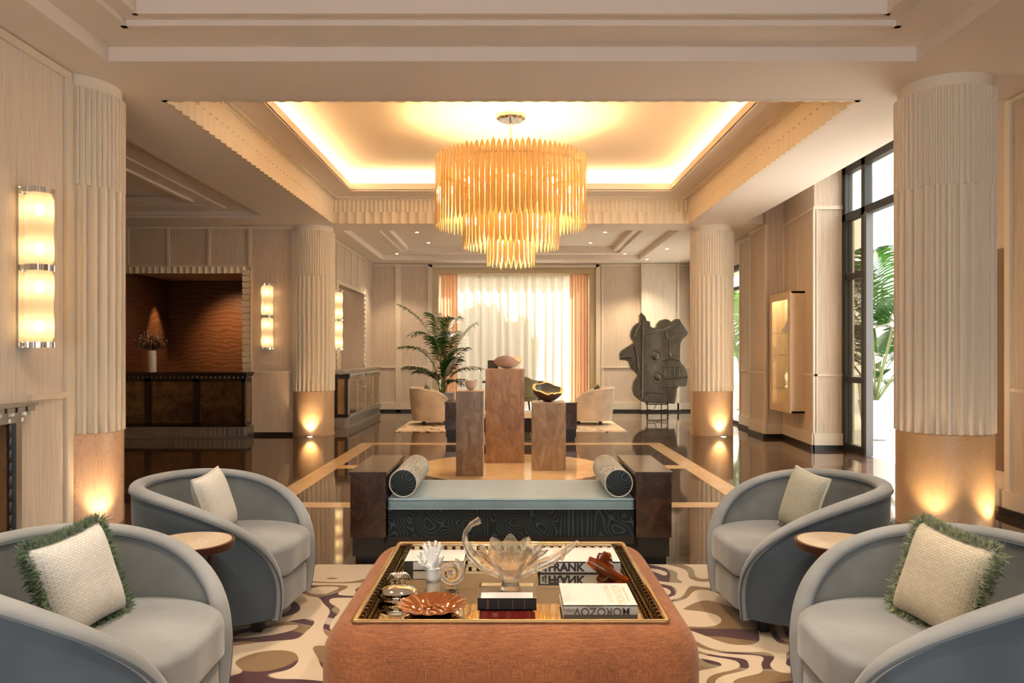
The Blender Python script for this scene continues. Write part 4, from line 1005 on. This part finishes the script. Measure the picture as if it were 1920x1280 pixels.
# ------------------------------------------------------------------ pedestals and bowls
def ped(x0,x1,y0,y1,h,m,label):
    b = MB(); b.box(-(x1-x0)/2,(x1-x0)/2,-(y1-y0)/2,(y1-y0)/2,0,h); o = obj('pedestal', b, m); o.location = ((x0+x1)/2,(y0+y1)/2,.002)
    bv = o.modifiers.new('bevel','BEVEL'); bv.width = .004; bv.segments = 2
    return tag(o, label, 'pedestal', 'travertine pedestals')
ped(-.585,-.297,7.95,8.30,.906,M['trav_grey'],'narrow greyish travertine pedestal carrying the tiny bowl')
ped(-.304,.160,8.92,9.36,1.122,M['trav_red'],'tallest reddish travertine pedestal carrying the wide pale bowl')
ped(.240,.614,8.35,8.76,.757,M['trav_tan'],'shortest travertine pedestal carrying the big brown bowl')
def broken_bowl(name, label, loc, r, hb, hrim, mo, mi_, mr, th, cut):
    t_ = thing(name, label, 'bowl', loc); N = 64
    b = MB(); bi = MB(); be = MB(); M_ = 14
    def pt(a, v, rr):
        top = cut(a); q = v*top; ang = q*PI/2
        return (rr*math.sin(ang)*math.cos(a), rr*math.sin(ang)*math.sin(a), hb - (hb)*math.cos(ang)*rr/r)
    def o_(u,v): return pt(2*PI*u, max(v,.02), r)
    def i_(u,v): return pt(2*PI*u, max(v,.02), r-th)
    b.grid(o_, N, M_); obj('outer_shell', b, mo, t_)
    bi.grid(i_, N, M_); obj('inner_shell', bi, mi_, t_)
    lo = [pt(2*PI*k/N,1,r) for k in range(N)]; li = [pt(2*PI*k/N,1,r-th) for k in range(N)]
    be.loops([lo,li], False, False); obj('broken_edge', be, mr, t_)
    b = MB(); b.lathe([(r*.22,0),(r*.25,.0),(r*.2,hb*.04)], 24); obj('foot', b, mo, t_)
    return t_
broken_bowl('clay_bowl', 'tiny pale eggshell bowl on the narrow travertine pedestal', (-.435,8.12,.909), .068, .085, .1, M['clay_pale'], M['clay_pale'], M['clay_pale'], .006, lambda a: 1.16+.05*math.sin(a*2+1.2)+.05*math.sin(3*a))
broken_bowl('clay_bowl', 'wide pale torn-rim bowl on the tallest travertine pedestal', (-.045,9.12,1.125), .185, .155, .1, M['clay_pale'], M['clay_pale'], M['gilt'], .012, lambda a: .86+.13*math.cos(a*2+.5+PI)+.04*math.sin(3*a))
broken_bowl('clay_bowl', 'big brown bowl with grey glazed inside and gilt torn rim on the shortest pedestal', (.425,8.55,.760), .178, .165, .1, M['clay_brown'], M['clay_grey'], M['gilt'], .030, lambda a: .93+.25*math.sin(a-.3)+.035*math.sin(5*a)+(.06 if abs((a-4.9+PI)%(2*PI)-PI)<.12 else 0))
b = MB(); b.add([(0,0,0),(.13,0,0),(.13,.03,.1),(0,.03,.1),(0,.06,0),(.13,.06,0)],[(0,1,2,3),(3,2,5,4),(0,3,4),(1,5,2),(0,4,5,1)])
o = obj('tent_card', b, M['black']); o.location = (-.29,9.27,1.125); tag(o, 'small black tent card behind the wide pale bowl', 'card')

# ------------------------------------------------------------------ counters
def counter(label, loc, rz, length, depth, panels, panel_mat, frame_mat, top_mat, plinth_mat):
    # front faces local -y, spans x 0..length
    t_ = thing('bar_counter', label, 'counter', loc, rz)
    b = MB(); b.box(-.04,length+.04,-.05,depth,.985,1.02); b.box(-.02,length+.02,-.03,depth,.955,.985)
    fluted(b, (-.03,-.03),(length+.03,-.03), .925, .955, .07, .012, (0,-1), .0); obj('counter_top', b, top_mat, t_)
    b = MB(); b.box(0,length,0.0,depth,.19,.93)
    obj('carcass', b, M['ebony'], t_)
    b = MB(); b.box(0,length,-.02,0,.87,.925); b.box(0,length,-.02,0,.19,.225)
    xs = [0]+[length*(k+1)/panels for k in range(panels)]
    for x in xs: b.box(max(0,x-.05),min(length,x+.05),-.02,0,.19,.93)
    b.box(-.03,length+.03,-.045,0,.17,.20); obj('frame', b, frame_mat, t_)
    for k in range(panels):
        obj('mirror_panel', MB().box(xs[k]+.055,xs[k+1]-.055,-.008,-.001,.225,.87), panel_mat, t_)
        for x in (xs[k]+.055,xs[k+1]-.055):
            e = MB()
            for i in range(8): e.tube([(x,-.012,.23+i*.08),(x+.012,-.014,.27+i*.08),(x,-.012,.31+i*.08)], .008, 6)
            obj('scalloped_bead', e, frame_mat, t_)
    b = MB(); n = int(length/.075)
    for i in range(n): b.box(i*length/n+.01,(i+.72)*length/n+.01,-.025,0,.035,.165)
    b.box(-.01,length+.01,-.012,0,.03,.17); b.box(-.03,length+.03,-.04,0,0,.032); b.box(-.03,0,0,depth,0,.17); b.box(length,length+.03,0,depth,0,.17); obj('fluted_plinth', b, plinth_mat, t_)
    for x,s in ((0,-1),(length,1)):
        b = MB(); b.box(min(x,x+s*.006),max(x,x+s*.006),.06,depth-.06,.24,.86); obj('end_panel', b, M['gold_panel'], t_)
    return t_
counter('long dark mirrored bar counter in front of the figured wood niche', (-6.42,11.66,0), 0, 2.27, .30, 3, M['old_mirror'], M['bronze'], M['bronze'], M['pewter'])
counter('smaller gold-panelled counter along the side wall beyond the column', (-2.89,13.24,0), PI/2, 3.1, .24, 4, M['gold_panel'], M['pewter'], M['pewter'], M['pewter'])

# flowers on the bar
t_ = thing('flower_vase', 'white cylinder vase of wild flowers standing on the dark bar', 'vase', (-5.67,11.80,1.02))
b = MB(); b.lathe([(.062,0),(.064,.006),(.062,.34),(.055,.34),(.052,.05)], 28); obj('vase', b, M['porcelain'], t_)
b = MB(); fl = MB(); rnd = random.Random(5)
for i in range(150):
    a = rnd.uniform(0,2*PI); r_ = rnd.uniform(.02,.25); h_ = .37+rnd.uniform(0,.17)*(1.2-r_*2)
    p = Vector((r_*math.cos(a)*1.05, r_*math.sin(a)*.7, h_)); b.tube([(0,0,.30),tuple(p*.55+Vector((0,0,.16))),tuple(p)], .0025, 4)
    for q in range(3):
        d = Vector((rnd.gauss(0,1),rnd.gauss(0,1),rnd.gauss(.3,.6))).normalized(); s_ = Vector((rnd.gauss(0,1),rnd.gauss(0,1),0)).normalized(); L_ = rnd.uniform(.03,.06)
        b.add([p, p+d*L_*.5+s_*.012, p+d*L_, p+d*L_*.5-s_*.012],[(0,1,2,3)])
    if i % 3 == 0:
        h2 = p + Vector((rnd.uniform(-.03,.03),rnd.uniform(-.03,.03),rnd.uniform(.04,.13))); fl.tube([tuple(p),tuple(h2)], .002, 4); fl.ball(tuple(h2), .011, 6, 4)
obj('greenery', b, M['leaf'], t_, fix=False); obj('blossoms', fl, M['flower'], t_, fix=False)
aim(light('niche_spot', 'SPOT', (-6.0,13.2,2.62), 45, (1,.62,.30), .03, None, 42, .7), (-6.32,13.3,1.2))
aim(light('niche_wash', 'SPOT', (-5.2,12.9,2.6), 60, (1,.60,.28), .1, None, 90, 1), (-5.0,13.8,1.3))

# ------------------------------------------------------------------ plants
def frond(bl, bs, base, ctrl, tip, n, ll, lw, droop=.5, seed=0):
    rnd = random.Random(seed); B,C,T = Vector(base),Vector(ctrl),Vector(tip)
    P = lambda u: B*(1-u)**2 + C*2*u*(1-u) + T*u*u
    pts = [P(i/16) for i in range(17)]; bs.tube([tuple(p) for p in pts], [.012-.009*i/16 for i in range(17)], 5)
    for i in range(n):
        u = .36+.63*i/(n-1); p = P(u); tg = (P(min(1,u+.02))-P(u-.02)).normalized(); sd = tg.cross(Vector((0,0,1)))
        if sd.length < .1: sd = Vector((1,0,0))
        sd.normalize(); up = sd.cross(tg).normalized(); L_ = ll*(.55+.75*math.sin(PI*min(1,(u-.3)/.72)**.8))*rnd.uniform(.85,1.1)
        for s in (-1,1):
            d0 = (sd*s*.78 + tg*.75 + up*.30).normalized(); w = tg.cross(d0).cross(d0).normalized()*lw
            row = []
            for k in range(5):
                q = k/4; c_ = p + d0*L_*q + Vector((0,0,-droop*L_*q*q*rnd.uniform(.7,1.1))); ww = lw*(.35,1,.95,.6,.04)[k]
                wv = tg*ww
                row.append((c_-wv, c_+wv))
            vs = [tuple(x) for r_ in row for x in r_]
            bl.add(vs, [(2*k,2*k+1,2*k+3,2*k+2) for k in range(4)], True)
def palm(name, label, loc, fronds, pot_mat, pot_prof, leafm, n=26, ll=.42, lw=.016, cat='potted palm'):
    t_ = thing(name, label, cat, loc); b = MB(); b.lathe(pot_prof, 32); obj('pot', b, pot_mat, t_)
    zt = max(p[1] for p in pot_prof); rt = pot_prof[-1][0]
    b = MB(); b.lathe([(rt*.97,zt-.04),(rt*.97,zt-.02)], 24); obj('soil', b, M['soil'], t_)
    bl, bs = MB(), MB()
    for i,(c_,tip) in enumerate(fronds): frond(bl, bs, (random.uniform(-.06,.06),random.uniform(-.06,.06),zt-.05), c_, tip, n, ll, lw, .55, i)
    obj('fronds', bl, leafm, t_, fix=False); obj('stems', bs, M['stem'], t_); return t_
pot1 = [(.15,0),(.20,.02),(.25,.30),(.25,.48),(.26,.50),(.235,.50)]
fr = [((-.05,0,1.9),(-.85,-.1,2.30)),((.02,.1,1.9),(-.62,.25,1.72)),((-.1,-.1,1.5),(-.80,-.25,1.45)),((.0,0,2.1),(.28,-.15,2.02)),((.15,0,1.55),(.72,-.1,1.95)),((.08,-.1,1.3),(.45,-.3,1.42)),
      ((-.08,.0,1.0),(-.68,-.3,1.05)),((.12,.05,1.05),(.72,-.15,1.02)),((-.05,-.15,.95),(-.42,-.45,.95)),((.05,-.1,1.0),(.30,-.35,1.22)),((.0,.1,2.0),(-.25,.35,2.15)),((.1,-.05,.85),(.42,-.2,.72)),((-.02,0,1.6),(-.15,-.4,1.65)),((.05,.1,1.7),(.15,.4,1.75))]
palm('indoor_palm', 'tall slender palm in a grey pot beside the peach drape at the far window', (-1.42,15.5,0), fr, M['pot_grey'], pot1, M['leaf'], 26, .36, .0135)
pot2 = [(.13,0),(.17,.02),(.24,.55),(.25,.60),(.225,.60)]
rnd = random.Random(9)
fr2 = []
for i in range(22):
    a = 2*PI*i/13+.3; hh = rnd.uniform(1.3,3.2); rr = rnd.uniform(.6,1.15)
    fr2.append(((.25*math.cos(a),.25*math.sin(a),hh*.95),(rr*math.cos(a),rr*math.sin(a),hh)))
palm('courtyard_palm', 'tall feathery palm in a white planter further back in the courtyard', (6.35,12.9,0), fr2, M['pot'], [(.18,0),(.24,.02),(.33,.75),(.34,.82),(.31,.82)], M['leaf'], 28, .5, .02)
fr3 = []
for i in range(12):
    a = 2*PI*i/12; hh = rnd.uniform(1.1,2.1); rr = rnd.uniform(.4,.75); fr3.append(((.15*math.cos(a),.15*math.sin(a),hh*.9),(rr*math.cos(a),rr*math.sin(a),hh)))
palm('courtyard_palm', 'leafy palm growing outside the second garden window beyond the column', (5.45,17.6,0), [((c[0],c[1],c[2]*1.5),(q[0],q[1],q[2]*1.6)) for c,q in fr3], M['pot'], pot2, M['leaf_bright'], 26, .5, .022)
# broad-leaved plant just outside the door
t_ = thing('broadleaf_plant', 'broad glossy-leaved plant in the white planter just outside the garden door', 'potted plant', (5.57,11.4,0))
b = MB(); b.lathe(pot2, 32); obj('pot', b, M['pot'], t_); b = MB(); b.lathe([(.215,.55),(.215,.575)], 24); obj('soil', b, M['soil'], t_)
bl, bs = MB(), MB()
for i in range(15):
    a = 2*PI*i/15*2.4; hh = rnd.uniform(.8,1.95); rr = rnd.uniform(.15,.5); p = Vector((rr*math.cos(a),rr*math.sin(a),hh)); d = Vector((math.cos(a),math.sin(a),.55)).normalized(); sd = d.cross(Vector((0,0,1))).normalized(); L_ = rnd.uniform(.35,.65)
    bs.tube([(0,0,.56),tuple(p*.5+Vector((0,0,.35))),tuple(p)], [.014,.011,.008], 6); vs = []
    for k in range(9):
        q = k/8; c_ = p + d*L_*q + Vector((0,0,-.35*L_*q*q)); w = .24*L_*math.sin(PI*(q*.96+.04))**.7
        vs += [tuple(c_-sd*w+Vector((0,0,.25*w))), tuple(c_), tuple(c_+sd*w+Vector((0,0,.25*w)))]
    bl.add(vs, [(3*k+j,3*k+j+1,3*k+j+4,3*k+j+3) for k in range(8) for j in (0,1)], True)
obj('leaves', bl, M['leaf'], t_, fix=False); obj('stems', bs, M['stem'], t_)

# ------------------------------------------------------------------ bronze sculpture on its stand
SX = lambda c: (1130+c/4.742-958)*15.7/1400 - 2.95
SZ = lambda c: 1.3-(560+c/4.742-664)*15.7/1400
out = [(340,122),(372,155),(385,195),(412,200),(418,245),(445,258),(470,252),(475,225),(500,195),(545,180),(580,185),(605,205),(640,180),(675,180),(700,215),(760,300),(735,330),(705,360),(690,390),(685,420),(683,490),(685,560),(720,600),(738,630),(745,655),(755,700),(745,770),(715,780),(675,775),(655,800),(648,860),(635,930),(500,928),(380,925),(330,905),(275,855),(260,800),(270,740),(300,690),(300,670),(280,645),(245,620),(225,560),(200,548),(150,545),(145,490),(158,465),(175,450),(215,425),(255,400),(270,390),(250,360),(240,335),(245,290),(265,250),(290,225),(322,205),(322,150)]
pl = [(SX(x),SZ(z)) for x,z in out]
t_ = thing('bronze_sculpture', 'large mottled bronze relief slab with a jagged outline by the far wall', 'sculpture', (2.95,15.7,0))
b = MB(); cxz = (sum(p[0] for p in pl)/len(pl), sum(p[1] for p in pl)/len(pl))
def sh(q): return [(cxz[0]+(x-cxz[0])*q, cxz[1]+(z-cxz[1])*q) for x,z in pl]
b.loops([[(x,.08,z) for x,z in sh(.985)],[(x,.06,z) for x,z in pl],[(x,-.06,z) for x,z in pl],[(x,-.085,z) for x,z in sh(.985)]], smooth=False)
body = obj('slab', b, M['bronze_art'], t_)
def rel(name, fn): bb = MB(); fn(bb); obj(name, bb, M['bronze_art'], body)
P3 = lambda x,z,y=-.085: (SX(x), y, SZ(z))
def ringat(bb, x, z, r1, r2):
    c_ = P3(x,z); bb.tube([(c_[0]+r1*math.cos(2*PI*k/28), c_[1], c_[2]+r1*math.sin(2*PI*k/28)) for k in range(29)], r2, 8)
rel('boss', lambda bb: (bb.ball(P3(462,512,-.08), .085, 20, 10, (1,.5,1)), ringat(bb,462,512,.125,.012)))
rel('boss', lambda bb: (bb.ball(P3(482,697,-.08), .075, 20, 10, (1,.5,1)), ringat(bb,482,697,.115,.012)))
rel('ridge', lambda bb: bb.tube([P3(350,200),P3(345,500),P3(342,880)], .028, 8))
rel('ridge', lambda bb: (bb.tube([P3(350,330),P3(420,300),P3(545,275),P3(600,245)], .016, 8), bb.tube([P3(545,275),P3(565,350),P3(600,362),P3(632,340),P3(632,290),P3(660,270)], .016, 8)))
rel('drop', lambda bb: (bb.tube([P3(588,365),P3(588,480)], .014, 8), bb.ball(P3(590,500), .035, 12, 8, (1,.6,1.4))))
rel('teeth', lambda bb: [bb.tube([P3(x,605),P3(x,690)], .013, 6) for x in (540,580,627,668)] + [bb.tube([P3(520,545),P3(600,530),P3(675,545)], .022, 8), bb.tube([P3(515,605),P3(680,600)], .016, 8), bb.tube([P3(525,710),P3(660,700),P3(745,690)], .020, 8), bb.tube([P3(530,780),P3(640,785),P3(670,770)], .018, 8)])
rel('ridge', lambda bb: (bb.tube([P3(360,840),P3(440,832),P3(620,850)], .012, 8), bb.tube([P3(280,420),P3(300,520),P3(310,640)], .03, 8), bb.tube([P3(270,330),P3(300,260),P3(330,215)], .03, 8), bb.tube([P3(160,520),P3(250,515)], .02, 8)))
st = MB()
zb = SZ(930)
for x in (388,570): st.tube([(SX(x),-.10,zb+.06),(SX(x),-.10,.02)], .012, 8); st.ball((SX(x),-.10,.025), .024, 10, 6); st.tube([(SX(x),-.10,zb+.0),(SX(x),.08,zb-.015)], .012, 8)
st.tube([(SX(535),.15,zb-.01),(SX(535),.15,.0)], .011, 8); st.tube([(SX(480),.0,zb),(SX(465),.1,zb-.12)], .008, 6)
st.tube([(SX(388),-.10,zb-.12),(SX(480),-.10,zb-.145),(SX(570),-.10,zb-.12)], .010, 8); st.tube([(SX(388),-.10,.07),(SX(480),.02,.09),(SX(570),-.10,.06)], .010, 8); st.tube([(SX(388),-.10,zb-.01),(SX(570),-.10,zb-.01)], .012, 8)
st.tube([(SX(388),-.10,.10),(SX(535),.15,.12),(SX(570),-.10,.10)], .009, 8)
obj('stand', st, M['iron'], t_)

# ------------------------------------------------------------------ display case on the panelled wall
t_ = thing('display_case', 'lit wall display case with glass front on the panelled wall', 'display case', (0,0,0))
CX0, CX1, CY0, CY1, CZ0, CZ1 = 3.99, 4.20, 10.62, 11.45, .46, 2.20
b = MB(); b.box(CX0,CX1,CY0,CY0+.03,CZ0,CZ1); b.box(CX0,CX1+.03,CY1-.03,CY1,CZ0,CZ1); b.box(CX0,CX1,CY0,CY1,CZ1-.03,CZ1); b.box(CX0,CX1,CY0,CY1,CZ0,CZ0+.03); obj('carcass', b, M['case_wood'], t_)
b = MB(); b.box(CX1-.015,CX1,CY0+.03,CY1-.03,CZ0+.03,CZ1-.03); obj('lining', b, M['case_in'], t_)
b = MB(); b.box(CX0-.02,CX0,CY0,CY0+.10,CZ0,CZ1); b.box(CX0-.02,CX0,CY1-.09,CY1,CZ0,CZ1); b.box(CX0-.02,CX0,CY0+.10,CY1-.09,CZ1-.11,CZ1); b.box(CX0-.02,CX0,CY0+.10,CY1-.09,CZ0,CZ0+.09); dr = obj('door_frame', b, M['case_wood'], t_)
obj('glass', MB().box(CX0-.012,CX0-.008,CY0+.10,CY1-.09,CZ0+.09,CZ1-.11), M['pane'], dr)
shz = (1.62,1.29,.80)
for z in shz: obj('shelf', MB().box(CX0+.01,CX1-.016,CY0+.031,CY1-.031,z-.012,z), M['pane'], t_)
b = MB(); b.box(CX0+.01,CX0+.04,CY0+.04,CY0+.06,CZ0+.05,CZ1-.05); b.box(CX0+.02,CX0+.05,CY0+.06,CY1-.06,CZ1-.045,CZ1-.035); obj('led_strip', b, M['case_led'], t_)
b = MB()
def scf(u,v):
    a = 2*PI*u; r_ = .09*(1-v)**.6*(1+.25*math.sin(3*a+4*v)+.1*math.sin(7*a)); return (.0+r_*math.cos(a)*.6, r_*math.sin(a)*2.0, .17*v*(1+.25*math.sin(2*a)))
b.grid(scf, 40, 10); o = obj('silk_scarf', b, M['fabric_grey'], loc=(4.09,11.02,1.622)); tag(o, 'draped grey printed scarf on the upper shelf of the display case', 'scarf')
t_ = thing('sunglasses', 'dark-lensed sunglasses on a white tray on the middle display shelf', 'sunglasses', (4.09,11.0,1.292))
b = MB(); b.box(-.06,.06,-.2,.2,0,.012); obj('tray', b, M['porcelain'], t_)
for y in (-.13,-.06): b = MB(); b.ball((-.03,y,.035), .03, 14, 8, (.3,1,.75)); obj('lens', b, M['black'], t_)
b = MB(); b.tube([(-.03,-.16,.045),(.05,-.16,.03)], .004, 6); b.tube([(-.03,-.03,.045),(.05,-.03,.03)], .004, 6); b.tube([(-.03,-.16,.05),(-.03,-.03,.05)], .004, 6); obj('frame', b, M['black'], t_)
t_ = thing('porcelain_bust_form', 'rounded cream jewellery form on the lower display shelf', 'jewellery stand', (4.09,11.0,.802))
b = MB(); b.lathe([(.06,0),(.06,.02),(.04,.04),(.035,.08),(.06,.13),(.065,.18),(.04,.23),(.002,.245)], 28); obj('form', b, M['porcelain'], t_)
b = MB(); b.box(-.07,.07,-.14,.2,0.0,.004); obj('card', b, M['paper'], t_)

# ------------------------------------------------------------------ desk and chairs by the window
t_ = thing('writing_desk', 'wooden desk standing in front of the sheer curtain behind the pedestals', 'desk', (.04,15.3,0))
b = MB(); rprism(b, rrect(.62,.36,.04,4), .725, .76, .008); obj('desk_top', b, M['walnut'], t_)
for sx in (-1,1):
    for sy in (-1,1): b = MB(); b.bar((sx*.55,sy*.29,0),(sx*.53,sy*.28,.725),.045,.045); obj('leg', b, M['ebony'], t_)
def dining_chair(loc, rz, label):
    t_ = thing('desk_chair', label, 'chair', loc, rz, 'olive desk chairs')
    b = MB(); rprism(b, rrect(.22,.22,.12,6), .38, .46, .025, .01); obj('seat', b, M['olive'], t_)
    b = MB()
    L = []
    for k in range(17):
        a = R(-80+160*k/16); n2 = Vector((-math.cos(a),math.sin(a))); q = n2*.25; hh = .82-.10*(abs(k-8)/8)**2
        L.append([(q.x,q.y,.46),(q.x*1.02,q.y*1.02,hh-.03),(q.x,q.y,hh),(q.x*.86,q.y*.86,hh-.03),(q.x*.84,q.y*.84,.46)])
    b.loops(L); obj('backrest', b, M['olive'], t_)
    for sx in (-1,1):
        for sy in (-1,1): b = MB(); b.tube([(sx*.15,sy*.15,.39),(sx*.19,sy*.19,.0)], [.02,.013], 8); obj('leg', b, M['ebony'], t_)
dining_chair((.30,14.75,0), PI/2, 'olive desk chair on the near side of the writing desk'); dining_chair((.22,15.95,0), -PI/2, 'olive desk chair between the writing desk and the sheer curtain')

# ------------------------------------------------------------------ camera, world, sun
cam = bpy.data.cameras.new('camera'); co = bpy.data.objects.new('camera', cam); COL.objects.link(co)
co.location = (0,0,1.3); co.rotation_euler = (R(90),0,0); cam.sensor_width = 36; cam.sensor_fit = 'HORIZONTAL'; cam.lens = 1400/1920*36
cam.shift_x = 2/1920; cam.shift_y = 24/1920; cam.clip_start = .05; SC.camera = co
w = bpy.data.worlds.new('sky'); SC.world = w; w.use_nodes = True
bg = w.node_tree.nodes['Background']; bg.inputs[0].default_value = (.96,.98,1.0,1); bg.inputs[1].default_value = 2.6
sun = bpy.data.lights.new('sun', 'SUN'); sun.energy = 8; sun.angle = R(.6); sun.color = (1,.92,.80)
so = bpy.data.objects.new('sun', sun); COL.objects.link(so); so.rotation_euler = Vector((-.42,-.55,-.72)).to_track_quat('-Z','Y').to_euler()
SC.view_settings.view_transform = 'Standard'; SC.view_settings.look = 'None'; SC.view_settings.gamma = 1; SC.view_settings.exposure = 1.42; SC.view_settings.use_curve_mapping = False
SC.cycles.use_denoising = True
SC.cycles.max_bounces = 10; SC.cycles.diffuse_bounces = 5; SC.cycles.transmission_bounces = 8; SC.cycles.transparent_max_bounces = 16; SC.cycles.glossy_bounces = 4
SC.cycles.sample_clamp_indirect = 6; SC.cycles.caustics_reflective = False; SC.cycles.caustics_refractive = False
